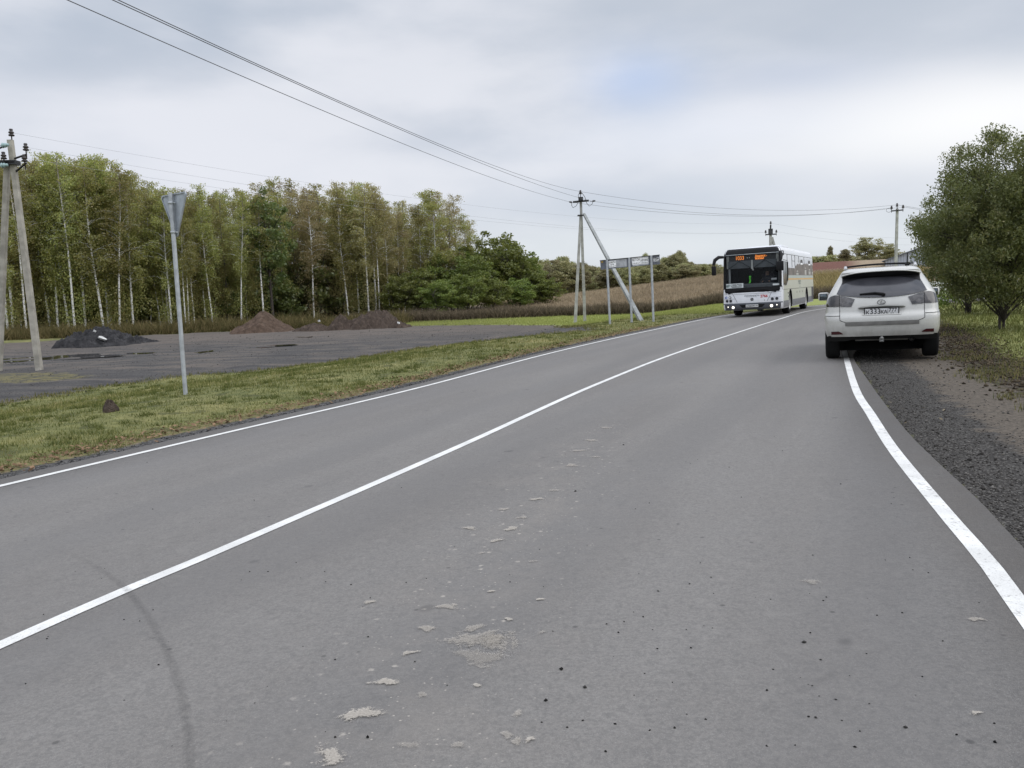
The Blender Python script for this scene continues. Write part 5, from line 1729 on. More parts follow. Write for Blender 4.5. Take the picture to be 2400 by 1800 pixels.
def bool_cut(mb, cutter, mats):
    """mesh of mb minus cutter (cut faces take slot 1)"""
    a = mb.build('tmp_a', mats, merge=True); b = cutter.build('tmp_b', mats, merge=True)
    md = a.modifiers.new('b', 'BOOLEAN'); md.operation = 'DIFFERENCE'; md.object = b; md.solver = 'EXACT'
    bpy.context.view_layer.update()
    dg = bpy.context.evaluated_depsgraph_get()
    me = bpy.data.meshes.new_from_object(a.evaluated_get(dg))
    bpy.data.objects.remove(a); bpy.data.objects.remove(b)
    return me


def wheel(root, name, x, y, R, W, side, rim_mat, hub='car'):
    """side=+1: outer face towards +x. tyre with rim sub-part"""
    mb = MB(); s = side
    prof = [(R * .62, -W / 2), (R * .9, -W / 2), (R * .97, -W / 2 * .86), (R, -W / 2 * .6), (R, W / 2 * .6), (R * .97, W / 2 * .86), (R * .9, W / 2), (R * .62, W / 2)]
    mb.lathe([(r, h * s) for r, h in prof], axis='x', n=28)
    # tread grooves
    w = mb.build(name, M['rubber'], root); w.location = (x, y, R)
    m2 = MB()
    m2.lathe([(R * .63, .5 * W * s), (R * .6, .46 * W * s), (R * .55, .34 * W * s), (R * .5, .3 * W * s), (R * .2, .36 * W * s), (R * .16, .42 * W * s), (0.001, .43 * W * s)], axis='x', n=28)
    m2.lathe([(R * .63, -.4 * W * s), (0.001, -.3 * W * s)], axis='x', n=20)
    if hub == 'bus':
        for k in range(10):
            a = 2 * pi * k / 10
            m2.lathe([(.018, .36 * W * s), (.018, .42 * W * s), (0, .43 * W * s)], o=(0, R * .3 * cos(a), R * .3 * sin(a)), axis='x', n=6)
    else:
        for k in range(5):
            a = 2 * pi * k / 5
            m2.box((.44 * W * s, R * .35 * cos(a), R * .35 * sin(a)), (.02, R * .46, R * .13), Matrix.Rotation(a, 3, 'X'))
    m2.build('rim', rim_mat, w)
    return w


def car():
    L2, R2 = np.array(hit(1958, 842)), np.array(hit(2176, 841))
    c = (L2 + R2) / 2
    head = radians(22.5)
    root = empty('parked_car', (0, 0, 0), label='white SUV seen from behind, parked half on the right shoulder beneath the willow', cat='car')
    # local: x to the right, y forward, rear bumper at y=0, rear axle at y=.93
    fwd = Vector((sin(head), cos(head), 0)); rgt = Vector((cos(head), -sin(head), 0))
    rgt.z = .03 * (.91 * rgt.x - .414 * rgt.y); rgt.normalize()
    up = rgt.cross(fwd); up.normalize(); fwd = up.cross(rgt)
    o = Vector((c[0], c[1], zf(*c) + .03)) - fwd * .82
    m = (Matrix((rgt, fwd, up)).transposed() * .955).to_4x4(); m[3][3] = 1; m.translation = o
    root.matrix_world = m
    paint_ = dirty('pearl_white_paint', (.50, .495, .465), (.17, .155, .13), .65, .22, 0, .7, .35, .85)
    glass = NT('tinted_rear_glass'); tg = glass
    nn = tg.noise(tg.obj(), 2.5, 4)
    gl = tg.out(tg.pbr(tg.mix(tg.ramp(nn, .3, .7), (.030, .031, .037), (.055, .055, .062)), tg.math('MULTIPLY_ADD', nn, .12, .08), 0, .5))
    side_gl = simple('side_glass', (.012, .014, .016), .06)
    zs = [.38, .44, .52, .62, .74, .80, .84, .90, 1.0, 1.10, 1.16, 1.24, 1.36, 1.48, 1.54, 1.58, 1.62]
    hw = [.84, .885, .91, .920, .922, .918, .905, .900, .895, .875, .855, .81, .745, .675, .64, .60, .52]
    y0 = [.16, .06, .02, .0, .0, .02, .07, .08, .10, .14, .17, .25, .40, .54, .50, .54, .66]
    y1 = [4.45, 4.62, 4.68, 4.7, 4.66, 4.6, 4.5, 4.25, 3.75, 3.45, 3.36, 3.2, 2.95, 2.7, 2.55, 2.45, 2.25]
    d0 = [.5, .5, .55, .58, .58, .56, .54, .54, .55, .56, .55, .5, .42, .36, .30, .3, .3]
    b = Body(zs, hw, y0, y1, d0, 4.2, [.7] * 7 + [.6] * 4 + [.5] * 6, 3.0)
    zl = list(np.linspace(.44, 1.16, 22)) + list(np.linspace(1.2, 1.605, 14))
    mb = b.mesh(zl, m=24, crown=.012)
    cut = MB()
    for y in (.93, 3.64):
        for s in (-1, 1):
            cut.lathe([(0.001, -.25 * s + s * .80), (.385, -.25 * s + s * .80), (.385, .3 * s + s * .8), (0.001, .3 * s + s * .8)], o=(0, y, .36), axis='x', n=32, mi=1, smooth=False)
    me = bool_cut(mb, cut, [paint_, M['void']])
    body = link(bpy.data.objects.new('body', me), root)
    try: me.shade_smooth()
    except Exception: pass
    me.set_sharp_from_angle(angle=radians(38)) if hasattr(me, 'set_sharp_from_angle') else None

    def rp(x, z, d=.004): return (x, b.back(x, z) - d, z)

    def patch(mbx, poly_fn, us, vv, d=.004):
        """poly_fn(u,v)->(x,z) on the rear face"""
        return mbx.grid(lambda u, v: rp(*poly_fn(u, v), d), us, vv)
    U = np.linspace(0, 1, 29); Vv = np.linspace(0, 1, 9)
    # rear window
    def win(u, v):
        s = 2 * u - 1
        zb = 1.095 + .085 * abs(s) ** 2.2; zt = 1.475 - .05 * abs(s) ** 3
        z = zb + (zt - zb) * v; half = (.775 - .0 * v) * (b.hw(z) / b.hw(1.1)) * .955
        return (s * half, z)
    mb = MB(); patch(mb, win, U, Vv, .014); mb.build('rear_window', gl, root)
    # spoiler over the window
    mb = MB(); us = np.linspace(-1, 1, 25)
    prof = [(.0, 1.555), (-.10, 1.552), (-.15, 1.545), (-.145, 1.533), (0.0, 1.522), (.06, 1.515)]
    mb.grid(lambda u, v: (u * .635, b.back(u * .60, 1.54) + prof[v][0] * (1 - .45 * abs(u) ** 3) + .0, prof[v][1] - .055 * abs(u) ** 3.2), us, range(len(prof)))
    mb.build('spoiler', paint_, root)
    mb = MB(); mb.grid(lambda u, v: (u * .6, b.back(u * .60, 1.54) - .135 * (1 - .45 * abs(u) ** 3) + v * .10, 1.530 - .055 * abs(u) ** 3.2 - v * .075), us, [0, 1])
    mb.grid(lambda u, v: rp(u * .62, 1.435 + .075 * v - .045 * abs(u) ** 3 - .05 * (1 - v) * abs(u) ** 4, .018), us, [0, .5, 1])
    mb.build('spoiler_underside', M['black'], root)
    # tail lamps: smoked, wrapping round the corners, split by the tailgate seam
    lampm = NT('smoked_lamp'); tl = lampm
    lm = tl.out(tl.pbr(tl.mix(tl.ramp(tl.noise(tl.obj(), 14, 3), .35, .65), (.022, .020, .021), (.085, .08, .08)), .15, 0, .5, None, .5))
    lm2 = simple('dark_smoked_lamp', (.022, .019, .02), .14, coat=.5, var=.3)
    for s in (-1, 1):
        def inner(u, v):
            zt = 1.085 + .07 * u; zb = .955 + .008 * u
            x = (.415 + .06 * (1 - v)) + (.655 - .415 - .06 * (1 - v)) * u
            return (s * x, zb + (zt - zb) * v)
        def outer(u, v):
            zt = 1.155 + .03 * u - .09 * u ** 3; zb = .965 - .003 * u
            x = .668 + (.995 * b.hw(zb + (zt - zb) * v) - .668) * u
            return (s * x, zb + (zt - zb) * v)
        mb = MB(); patch(mb, inner, np.linspace(0, 1, 9), np.linspace(0, 1, 7), .012); t1 = mb.build('tail_lamp', lm, root)
        mb = MB(); patch(mb, outer, np.linspace(0, 1, 14), np.linspace(0, 1, 7), .010); mb.build('lamp_corner', lm2, t1)
        # side continuation of the lamp
        mb = MB(); mb.grid(lambda u, v: (s * (b.hw(.965 + v * .13) + .004), b.back(b.hw(1.0), 1.0) - .01 + u * .20, .965 + v * (.13 - .05 * u)), np.linspace(0, 1, 5), np.linspace(0, 1, 4)); mb.build('lamp_side', lm2, t1)
    # tailgate seams
    seam = MB()
    for s in (-1, 1):
        seam.tube([rp(s * .662, z, .001) for z in np.linspace(1.16, .73, 16)] + [rp(s * (.655 - .1 * k), .72 - .035 * k, .001) for k in (0.3, .7, 1)], .0045, n=4)
        seam.tube([rp(s * x, .805, .003) for x in np.linspace(.67, .9, 10)], .004, n=4)
    seam.build('panel_seam', M['black'], body)
    # bumper step plate
    mb = MB(); mb.grid(lambda u, v: (u * .575, b.back(u * .575, .67) - .010 - .012 * (v > .4), .625 + .07 * v), np.linspace(-1, 1, 19), [0, .5, 1])
    mb.build('step_plate', simple('grey_step_plate', (.16, .155, .145), .7, var=.2), root)
    # chrome bar and plate recess
    mb = MB(); mb.tube([rp(x, .925 + .018 * (1 - (x / .37) ** 2), .022) for x in np.linspace(-.37, .37, 17)], [.006] + [.021] * 15 + [.006], n=8); mb.build('handle_bar', simple('satin_bar', (.20, .20, .185), .3, .7), root)
    mb = MB(); mb.grid(lambda u, v: rp(u * (.30 + .07 * v), .80 + .105 * v, .0035 - .0 * u), np.linspace(-1, 1, 11), [0, .3, .7, 1])
    mb.build('plate_recess', dirty('recess_paint', (.46, .455, .43), amount=.2), root)
    # number plate
    pz, hwid, hh = .855, .26, .056
    yb_ = b.back(0, .855)
    mb = MB(); mb.box((0, yb_ - .028, pz), (2 * hwid, .012, 2 * hh), bev=.004); pl = mb.build('number_plate', M['plate'], root)
    fr = MB()
    for (cx, cz, w_, h_) in ((0, hh + .006, 2 * hwid + .03, .012), (0, -hh - .006, 2 * hwid + .03, .012), (-hwid - .006, 0, .012, 2 * hh), (hwid + .006, 0, .012, 2 * hh), (.098, 0, .004, 2 * hh - .02)):
        fr.box((cx, yb_ - .034, pz + cz), (w_, .012, h_))
    fr.build('plate_frame', M['black'], pl)
    def TM(x, y, z): return Matrix.Translation((x, y, z)) @ Matrix.Rotation(pi / 2, 4, 'X')
    text_obj('lettering', 'К', .085, M['ink'], pl, TM(-.215, yb_ - .037, pz - .012), bold=.0015, width=.055)
    text_obj('lettering', '333', .13, M['ink'], pl, TM(-.098, yb_ - .037, pz), bold=.0015, width=.16)
    text_obj('lettering', 'КА', .085, M['ink'], pl, TM(.04, yb_ - .037, pz - .012), bold=.0015, width=.10)
    text_obj('lettering', '777', .085, M['ink'], pl, TM(.175, yb_ - .037, pz + .016), bold=.001, width=.125)
    text_obj('lettering', 'RUS', .03, M['ink'], pl, TM(.165, yb_ - .037, pz - .038), bold=.001, width=.05)
    # emblem: an oval ring with a slanted L
    ye = b.back(0, 1.01) - .012
    mb = MB(); pts = [(.062 * cos(a), ye, 1.012 + .040 * sin(a)) for a in np.linspace(0, 2 * pi, 29)]
    mb.tube(pts, .0055, n=6, cap=False); mb.tube([(.012, ye, 1.042), (-.022, ye, .996), (.05, ye, .996)], .0055, n=6); mb.build('emblem', simple('dull_chrome', (.22, .22, .22), .25, .9), root)
    # wiper
    mb = MB(); mb.tube([rp(.04, 1.15, .035), rp(-.1, 1.175, .045), rp(-.34, 1.165, .035)], [.024, .02, .011], n=6); mb.tube([rp(.03, 1.125, .02), rp(.04, 1.16, .045)], .03, n=8); mb.build('rear_wiper', M['black'], root)
    # reflectors in the bumper
    rf = simple('dark_red_reflector', (.05, .010, .012), .25, coat=.3)
    for s in (-1, 1):
        def rfl(u, v):
            x = .615 + .19 * u; zt = .525 + .0 * u; h = .056 * min(1, (u * 2.6 + .04)) ** .6
            return (s * x, .475 + (h if True else 0) * v - .006 * u + .008)
        mb = MB(); patch(mb, rfl, np.linspace(0, 1, 12), np.linspace(0, 1, 5), .005); mb.build('reflector', rf, root)
    # lower valance, tow ball, exhaust
    mb = MB(); mb.grid(lambda u, v: (u * .86, b.back(u * .8, .5) + .06 + .10 * v, .455 - .10 * v + (.02 * (abs(u) < .62))), np.linspace(-1, 1, 19), [0, .4, 1]); mb.box((0, 1.9, .28), (1.27, 1.6, .26)); mb.box((0, 2.7, .25), (1.7, 3.2, .26)); mb.build('underbody', M['void'], root)  # underbody boxes lowered and blackened to block light beneath the car
    mb = MB(); mb.tube([(0, .35, .36), (0, .1, .35), (0, .02, .37)], .022, n=8); mb.lathe([(.001, -.03), (.022, -.022), (.03, 0), (.022, .022), (.001, .03)], o=(0, .02, .405), n=14); mb.box((0, .1, .37), (.07, .05, .07)); mb.tube([(-.42, .32, .37), (.42, .32, .37)], .03, n=6); mb.build('tow_bar', simple('worn_steel', (.22, .22, .21), .5, .5), root)
    mb = MB(); mb.tube([(.47, .45, .37), (.47, .16, .365)], .04, n=14, cap=False); mb.tube([(.47, .30, .365), (.47, .29, .365)], .035, n=10); mb.build('exhaust_pipe', simple('sooty_steel', (.09, .085, .08), .5, .7), root)
    # side windows
    for s in (-1, 1):
        mb = MB()
        for ya, yb2 in ((.95, 1.75), (1.8, 2.62), (2.67, 3.2)):
            mb.grid(lambda u, v: (s * (b.hw(1.17 + v * .31) + .004), ya + u * (yb2 - ya) - (v * .25 if ya > 2.6 else 0) * u + (v * .18 * (1 - u) if ya < 1 else 0), 1.17 + v * .31), np.linspace(0, 1, 6), np.linspace(0, 1, 6))
        mb.build('side_window', side_gl, root)
        # mirror
        mb = MB(); mb.box((s * 1.01, 2.93, 1.10), (.21, .16, .165), bev=.045); mb.box((s * .90, 2.96, 1.06), (.14, .06, .05)); mi = mb.build('mirror', paint_, root)
        mb = MB(); mb.box((s * 1.01, 2.846, 1.10), (.13, .006, .105), bev=.002); mb.build('mirror_glass', simple('mirror_glass', (.10, .12, .13), .05, .9), mi)
        mb = MB(); mb.box((s * 1.01, 2.851, 1.10), (.155, .006, .125), bev=.002); mb.build('mirror_rim', M['black'], mi)
        # roof rail
        mb = MB(); mb.tube([(s * .56, .72, 1.60), (s * .565, .78, 1.64), (s * .575, 1.2, 1.645), (s * .575, 2.0, 1.65), (s * .56, 2.4, 1.63), (s * .55, 2.48, 1.6)], [.03, .028, .024, .024, .026, .03], n=8); mb.build('roof_rail', simple('silver_rail', (.5, .5, .5), .3, .6), root)
        mb = MB(); mb.lathe([(.04, 0), (.05, .01), (.05, .02)], n=8); 
    for y in (.95, 1.9):
        mb = MB(); mb.tube([(x, y, 1.65 + .024 * (1 - (x / .57) ** 2)) for x in np.linspace(-.57, .57, 13)], .012, n=6); mb.build('cross_bar', M['black'], root)
    mb = MB(); mb.box((.44, .86, 1.63), (.07, .12, .045), bev=.015); mb.tube([(.44, .85, 1.64), (.445, .78, 1.83)], [.011, .007], n=6); mb.build('antenna', M['black'], root)
    for y in (.93, 3.64):
        for s in (-1, 1):
            wheel(root, 'wheel', s * .80, y, .36, .24, s, simple('alloy', (.3, .3, .3), .35, .8))
    return root


car()


def bus():
    fc = at(1764, 650, 35.6)
    head = radians(26.3)
    fw = Vector((sin(head), cos(head), 0)); rg = Vector((cos(head), -sin(head), 0))
    rg.z = .03 * (.91 * rg.x - .414 * rg.y); rg.normalize(); up = rg.cross(fw).normalized(); fw = up.cross(rg)
    g = fc + fw * 5
    o = Vector((fc.x, fc.y, 0)); o.z = rs(o.x + fw.x * 3, o.y + fw.y * 3)
    root = empty('bus', (0, 0, 0), label='white and pale green intercity bus with lit lamps coming towards the camera', cat='bus')
    m = Matrix((rg, fw, up)).transposed().to_4x4(); m.translation = o; root.matrix_world = m
    L = 11.4
    white = dirty('bus_white', (.74, .75, .78), (.22, .20, .18), .38, .3, 0, .4, .3, 1.0)
    cream = dirty('bus_pale_green', (.56, .575, .48), (.22, .20, .16), .42, .35, 0, .3, .3, 1.1)
    skirt = dirty('bus_grey_skirt', (.145, .15, .16), (.17, .15, .13), .6, .5, 0, 0, .2, .8)
    darkb = dirty('bus_dark_bumper', (.06, .065, .078), (.12, .11, .10), .45, .5, 0, 0, .2, .8)
    zs = [.30, .34, .45, .62, .95, 1.30, 2.60, 2.74, 2.86, 2.93, 2.96]
    hw = [1.22, 1.24, 1.25, 1.25, 1.25, 1.25, 1.225, 1.205, 1.16, 1.07, .95]
    y0 = [.10, .04, .01, .0, .01, .03, .15, .18, .22, .30, .42]
    y1 = [11.2, 11.35, 11.4, 11.4, 11.4, 11.4, 11.36, 11.33, 11.28, 11.2, 11.1]
    b = Body(zs, hw, y0, y1, .36, 5.0, .22, 5.0)
    mb = b.mesh([.30, .34, .45, .62, .8, .95, 1.12, 1.30, 1.6, 2.0, 2.4, 2.60, 2.68, 2.74, 2.80, 2.86, 2.90, 2.93, 2.96], m=26, crown=.03)
    cut = MB()
    for y in (2.45, 8.30):
        for s in (-1, 1):
            cut.lathe([(.001, s * .85), (.58, s * .85), (.58, s * 1.5), (.001, s * 1.5)], o=(0, y, .52), axis='x', n=36, mi=1, smooth=False)
    # cab behind the windscreen
    cut.box((0, 1.3, 1.86), (2.26, 3.4, 1.62), mi=1)
    me = bool_cut(mb, cut, [white, M['void']])
    body = link(bpy.data.objects.new('body', me), root)
    me.set_sharp_from_angle(angle=radians(40))

    def fp(x, z, d=.005): return (x, b.back(x, z) - d, z)

    def fpatch(name, x0, x1, z0, z1, mat, d=.005, nu=21, nv=9, parent=None, fn=None):
        mb = MB()
        f = fn or (lambda u, v: (x0 + (x1 - x0) * u, z0 + (z1 - z0) * v))
        mb.grid(lambda u, v: fp(*f(u, v), d), np.linspace(0, 1, nu), np.linspace(0, 1, nv))
        return mb.build(name, mat, parent or root)
    # windscreen glass
    t = NT('windscreen_glass')
    gls = t.n('ShaderNodeBsdfGlossy'); gls.inputs['Roughness'].default_value = .03; gls.inputs[0].default_value = (.8, .85, .9, 1)
    tr = t.n('ShaderNodeBsdfTransparent'); tr.inputs[0].default_value = (.80, .82, .82, 1)
    fr = t.n('ShaderNodeFresnel'); fr.inputs[0].default_value = 1.22
    ms = t.n('ShaderNodeMixShader'); t.l(fr.outputs[0], ms.inputs[0]); t.l(tr.outputs[0], ms.inputs[1]); t.l(gls.outputs[0], ms.inputs[2])
    glass = t.out(ms.outputs[0])
    ws = fpatch('windscreen', -1.14, 1.14, 1.20, 2.72, glass, .012)
    # black surround: bottom band, top band with display, side strips
    def frame(name, x0, x1, z0, z1, d=.016): return fpatch(name, x0, x1, z0, z1, M['black'], d, 21, 4, ws)
    frame('lower_band', -1.235, 1.235, 1.10, 1.26)
    fpatch('upper_band', -1.2, 1.2, 2.70, 2.93, M['black'], .016, 25, 8, ws, fn=lambda u, v: ((2 * u - 1) * min(1.215, b.hw(2.70 + .23 * v) - .015), 2.70 + .23 * v))
    for s in (-1, 1): fpatch('side_band', 0, 1, 0, 1, M['black'], .016, 8, 9, ws, fn=lambda u, v: (s * (1.12 + .10 * u), 1.22 + 1.52 * v))
    # display behind the top of the glass
    bx = simple('display_board', (.02, .02, .021), .6)
    mb = MB(); mb.box((.0, .36, 2.53), (2.1, .06, .26)); disp = mb.build('destination_display', bx, root)
    orange = simple('orange_lamps', (.6, .12, .01), .5, emit=(1, .30, .05), es=1.0)
    def TF(x, z, y): return Matrix.Translation((x, y, z)) @ Matrix.Rotation(pi / 2, 4, 'X')
    text_obj('lettering', '1033', .235, orange, disp, TF(-.52, 2.53, .322), bold=.001, width=.33)
    text_obj('lettering', 'Дедовск -', .13, orange, disp, TF(.36, 2.575, .322), bold=.004, width=.50)
    text_obj('lettering', 'вокзал', .12, orange, disp, TF(.30, 2.475, .322), bold=.004, width=.36)
    mb = MB()
    for x in (-.21, -.12): mb.box((x, .322, 2.53), (.025, .008, .025))
    mb.build('lettering', M['paper'], disp)
    # sun blinds across the upper glass with folding arms
    bl = simple('grey_blind', (.065, .072, .08), .7, var=.15)
    for s in (-1, 1):
        mb = MB(); mb.box((s * .53, .26, 2.25), (.98, .012, .32)); bo = mb.build('sun_blind', bl, root)
        mb = MB()
        mb.tube([(s * .53 - .45, .235, 2.10), (s * .53, .235, 2.40), (s * .53 + .45, .235, 2.10)], .013, n=5); mb.build('blind_arm', M['black'], bo)
    mb = MB(); mb.box((0, .22, 2.23), (.07, .03, .38)); mb.tube([(.02, .21, 2.05), (.05, .2, 1.98)], .03, n=8); mb.build('centre_bracket', simple('pale_bracket', (.35, .35, .34), .6), root)
    cur = simple('pale_curtain', (.33, .33, .31), .9, var=.2)
    for s in (-1, 1):
        mb = MB(); mb.grid(lambda u, v: (s * (.98 + .12 * u), .30 + .02 * sin(20 * u), 2.1 + .55 * v), np.linspace(0, 1, 9), [0, 1]); mb.build('curtain', cur, root)
    mb = MB(); mb.box((-.98, .33, 1.72), (.08, .03, .9)); mb.box((1.09, .3, 1.72), (.025, .03, .9)); mb.build('door_post', simple('grey_post', (.22, .23, .23), .5), root)
    # dashboard, placards, driver
    mb = MB(); mb.box((.3, .55, 1.25), (1.6, .6, .34), bev=.05); mb.tube([(.45 + .2 * cos(a), .82 + .1 * sin(a), 1.50 + .14 * sin(a)) for a in np.linspace(0, 2 * pi, 17)], .016, n=6, cap=False); mb.build('dashboard', simple('dash_grey', (.05, .055, .06), .6), root)
    mb = MB(); mb.grid(lambda u, v: fp(-1.10 + .74 * u, 1.255 + .20 * v, -.02), np.linspace(0, 1, 6), [0, 1]); pc = mb.build('route_placard', M['paper'], root)
    teal = simple('teal_ink', (.01, .10, .08), .6)
    yz = lambda x, z: b.back(x, z) + .014
    text_obj('lettering', '1033', .15, teal, pc, TF(-1.0, 1.355, yz(-1.05, 1.355) - .012), bold=.005, width=.17)
    for zc, wd, s in ((1.41, .46, 'ст. Дедовск - Павловское'), (1.355, .48, 'пл. Нахабино - Аносино'), (1.30, .42, 'Красный Поселок')):
        text_obj('lettering', s, .05, M['ink'], pc, TF(-.64, zc, yz(-.64, zc) - .004), bold=.002, width=wd)
    mb = MB(); mb.grid(lambda u, v: fp(.86 + .28 * u, 1.295 + .07 * v, -.02), [0, .5, 1], [0, 1]); mb.build('placard', M['paper'], root)
    mb = MB(); mb.grid(lambda u, v: fp(.80 + .22 * u, 1.53 + .08 * v, -.02), [0, .5, 1], [0, 1]); mb.build('placard', simple('grey_sticker', (.3, .31, .32), .6), root)
    mb = MB(); mb.grid(lambda u, v: (-.20 + .07 * u + .05 * v + .02 * sin(5 * v), .42 - .03 * sin(3 * u), 1.44 + .26 * v), np.linspace(0, 1, 5), np.linspace(0, 1, 7)); mb.lathe([(.03, 0), (.05, .03), (.045, .06), (.001, .08)], o=(-.13, .42, 1.68), n=10); mb.build('safety_vest', simple('lime_fabric', (.10, .62, .04), .8, var=.2), root)
    mb = MB(); mb.add([(-.02, .3, 1.27), (.10, .3, 1.27), (.04, .3, 1.40)], [(0, 1, 2)]); mb.build('warning_pennant', simple('dull_red', (.30, .05, .06), .7), root)
    driver(root)
    # --- front below the glass
    fpatch('front_trim', -1.23, 1.23, 1.095, 1.10, M['black'], .004, 21, 2)
    seam = MB()
    for s in (-1, 1): seam.tube([fp(s * .86, 1.07), fp(s * .78, .95), fp(s * .62, .64)], .006, n=4)
    seam.tube([fp(x, .985) for x in np.linspace(-.79, .79, 13)], .004, n=4); seam.tube([fp(x, 1.03) for x in np.linspace(-1.2, -.85, 5)], .004, n=4); seam.tube([fp(x, 1.03) for x in np.linspace(.85, 1.2, 5)], .004, n=4)
    seam.build('panel_seam', M['black'], body)
    bump = fpatch('bumper', 0, 1, 0, 1, darkb, .02, 27, 7, fn=lambda u, v: ((2 * u - 1) * 1.245, .31 + .29 * v))
    fpatch('bumper_step', 0, 1, 0, 1, simple('bumper_top', (.11, .12, .14), .5), .026, 27, 3, bump, fn=lambda u, v: ((2 * u - 1) * 1.24, .555 + .045 * v))
    fpatch('plate_recess', -.55, .55, .40, .53, M['black'], .024, 9, 3, bump, fn=lambda u, v: ((2 * u - 1) * (.42 + .12 * v), .40 + .13 * v))
    mb = MB(); y = b.back(0, .46) - .035; mb.box((0, y, .47), (.52, .012, .112), bev=.004); pl = mb.build('number_plate', M['plate'], root)
    text_obj('lettering', 'С766СМ', .085, M['ink'], pl, TF(-.065, .47, y - .008), bold=.003, width=.34)
    text_obj('lettering', '150', .06, M['ink'], pl, TF(.19, .478, y - .008), bold=.002, width=.10)
    fpatch('bumper_lower', 0, 1, 0, 1, darkb, .021, 9, 2, bump, fn=lambda u, v: ((2 * u - 1) * .6, .312 + .02 * v))
    # lamps
    hl = simple('lit_lamp', (1, 1, .95), .3, emit=(1, .93, .76), es=1.4)
    rim = simple('lamp_rim', (.05, .05, .05), .3)
    for x, z, r in ((-.80, .43, .062), (.80, .44, .064), (-1.02, .455, .026), (1.02, .47, .028)):
        y = b.back(x, z) - .03
        mb = MB(); mb.lathe([(r * 1.2, .012), (r * 1.2, -.01), (r, -.006), (r * .98, .01)], o=(x, y, z), axis='y', n=18); lp_ = mb.build('front_lamp', rim, root)
        mb = MB(); mb.lathe([(r * .98, .004), (r * .5, -.01), (.001, -.013)], o=(x, y, z), axis='y', n=18); mb.build('lens', hl, lp_)
    lens = simple('unlit_lens', (.03, .03, .035), .1)
    for x, z in ((-1.06, .715), (-.90, .715), (.84, .725), (1.02, .735)):
        y = b.back(x, z) - .012
        mb = MB(); mb.lathe([(.062, .01), (.062, -.012), (.05, -.004), (.02, -.012), (.001, -.013)], o=(x, y, z), axis='y', n=18); mb.build('round_lamp', lens, root)
    for s in (-1, 1):
        mb = MB()
        for za, xo in ((.80, 1.2), ):
            mb.tube([fp(s * x, za + .01 * (x - .7), .008) for x in np.linspace(.72, 1.18, 8)], .006, n=4)
        mb.build('lamp_housing_edge', simple('light_grey_line', (.35, .36, .38), .5), body)
    blue = simple('blue_pictogram', (.02, .08, .32), .5); pic = simple('dark_pictogram', (.03, .035, .06), .5)
    for x, mm in ((-1.09, blue), (-.93, pic)):
        mb = MB(); y = b.back(x, .86) - .008; mb.lathe([(.058, 0), (.001, -.003)], o=(x, y, .86), axis='y', n=20); p_ = mb.build('pictogram', mm, root)
        mb = MB(); mb.box((x - .005, y - .006, .86), (.022 if mm is blue else .05, .003, .06)); mb.build('pictogram_mark', M['paper'], p_)
    text_obj('lettering', '2', .075, M['ink'], body, TF(-1.10, 1.0, b.back(-1.1, 1.0) - .007), bold=.002)
    text_obj('lettering', '2766', .16, M['red'], body, TF(.50, .86, b.back(.5, .86) - .007), bold=.005, width=.30)
    gi = simple('grey_ink', (.06, .07, .08), .6)
    text_obj('lettering', 'МОСТРАНСАВТО', .065, gi, body, TF(0, .90, b.back(0, .9) - .007), bold=.002, width=.62)
    text_obj('lettering', 'Пассажирские перевозки', .035, gi, body, TF(-.02, .855, b.back(0, .86) - .007), width=.46)
    text_obj('lettering', '▲ Голицыно - Вояж', .045, M['ink'], body, TF(.50, 1.06, b.back(.5, 1.06) - .007), bold=.005, width=.42)
    mb = MB(); y = b.back(0, .74) - .010
    mb.tube([(.057 * cos(a), y, .745 + .057 * sin(a)) for a in np.linspace(0, 2 * pi, 25)], .009, n=6, cap=False); mb.tube([(-.045, y, .725), (.045, y, .765)], .012, n=6); mb.tube([(-.02, y, .775), (.02, y, .785)], .010, n=6); mb.tube([(-.02, y, .705), (.02, y, .715)], .010, n=6); mb.build('emblem', M['ink'], root)
    mb = MB(); mb.lathe([(.018, 0), (.001, -.004)], o=(.52, b.back(.52, .69) - .008, .69), axis='y', n=10); mb.build('tow_cap', M['black'], body)
    # wipers
    for s in (-1, 1):
        mb = MB(); mb.tube([fp(s * .98, 1.045, .05), fp(s * .55, 1.16, .07), fp(s * .15, 1.21, .05)], [.022, .016, .01], n=6); mb.tube([fp(s * 1.0, 1.03, .03), fp(s * .9, 1.06, .05)], .03, n=6); mb.build('wiper', M['black'], root)
    # mirrors on arms
    mb = MB(); mb.tube([(-1.2, .16, 2.62), (-1.36, -.02, 2.62), (-1.50, -.14, 2.50), (-1.56, -.18, 2.28)], [.06, .075, .08, .06], n=10); mr = mb.build('mirror_arm', M['black'], root)
    mb = MB(); mb.box((-1.55, -.16, 2.05), (.19, .12, .40), bev=.04); mb.build('mirror', M['black'], mr)
    mb = MB(); mb.tube([(1.2, .18, 2.66), (1.26, .0, 2.58), (1.24, -.10, 2.4), (1.22, -.12, 2.30)], [.05, .06, .06, .05], n=10); mb.tube([(1.22, .2, 2.72), (1.32, .1, 2.7), (1.33, .05, 2.55), (1.26, .0, 2.5)], .018, n=6); mr = mb.build('mirror_arm', M['black'], root)
    mb = MB(); mb.box((1.20, -.16, 2.09), (.30, .12, .40), bev=.04); mb.build('mirror', M['black'], mr)

    # --- left flank (towards the camera's right)
    def sp(y, z, d=.005): return (b.hw(z) + d, y, z)

    def spoly(name, pts, mat, d=.005, parent=None):
        """flat shape on the flank given as (y,z) pairs; subdivided in z by a strip grid when rectangular"""
        mb = MB(); mb.poly([sp(y, z, d) for y, z in pts]); return mb.build(name, mat, parent or root)
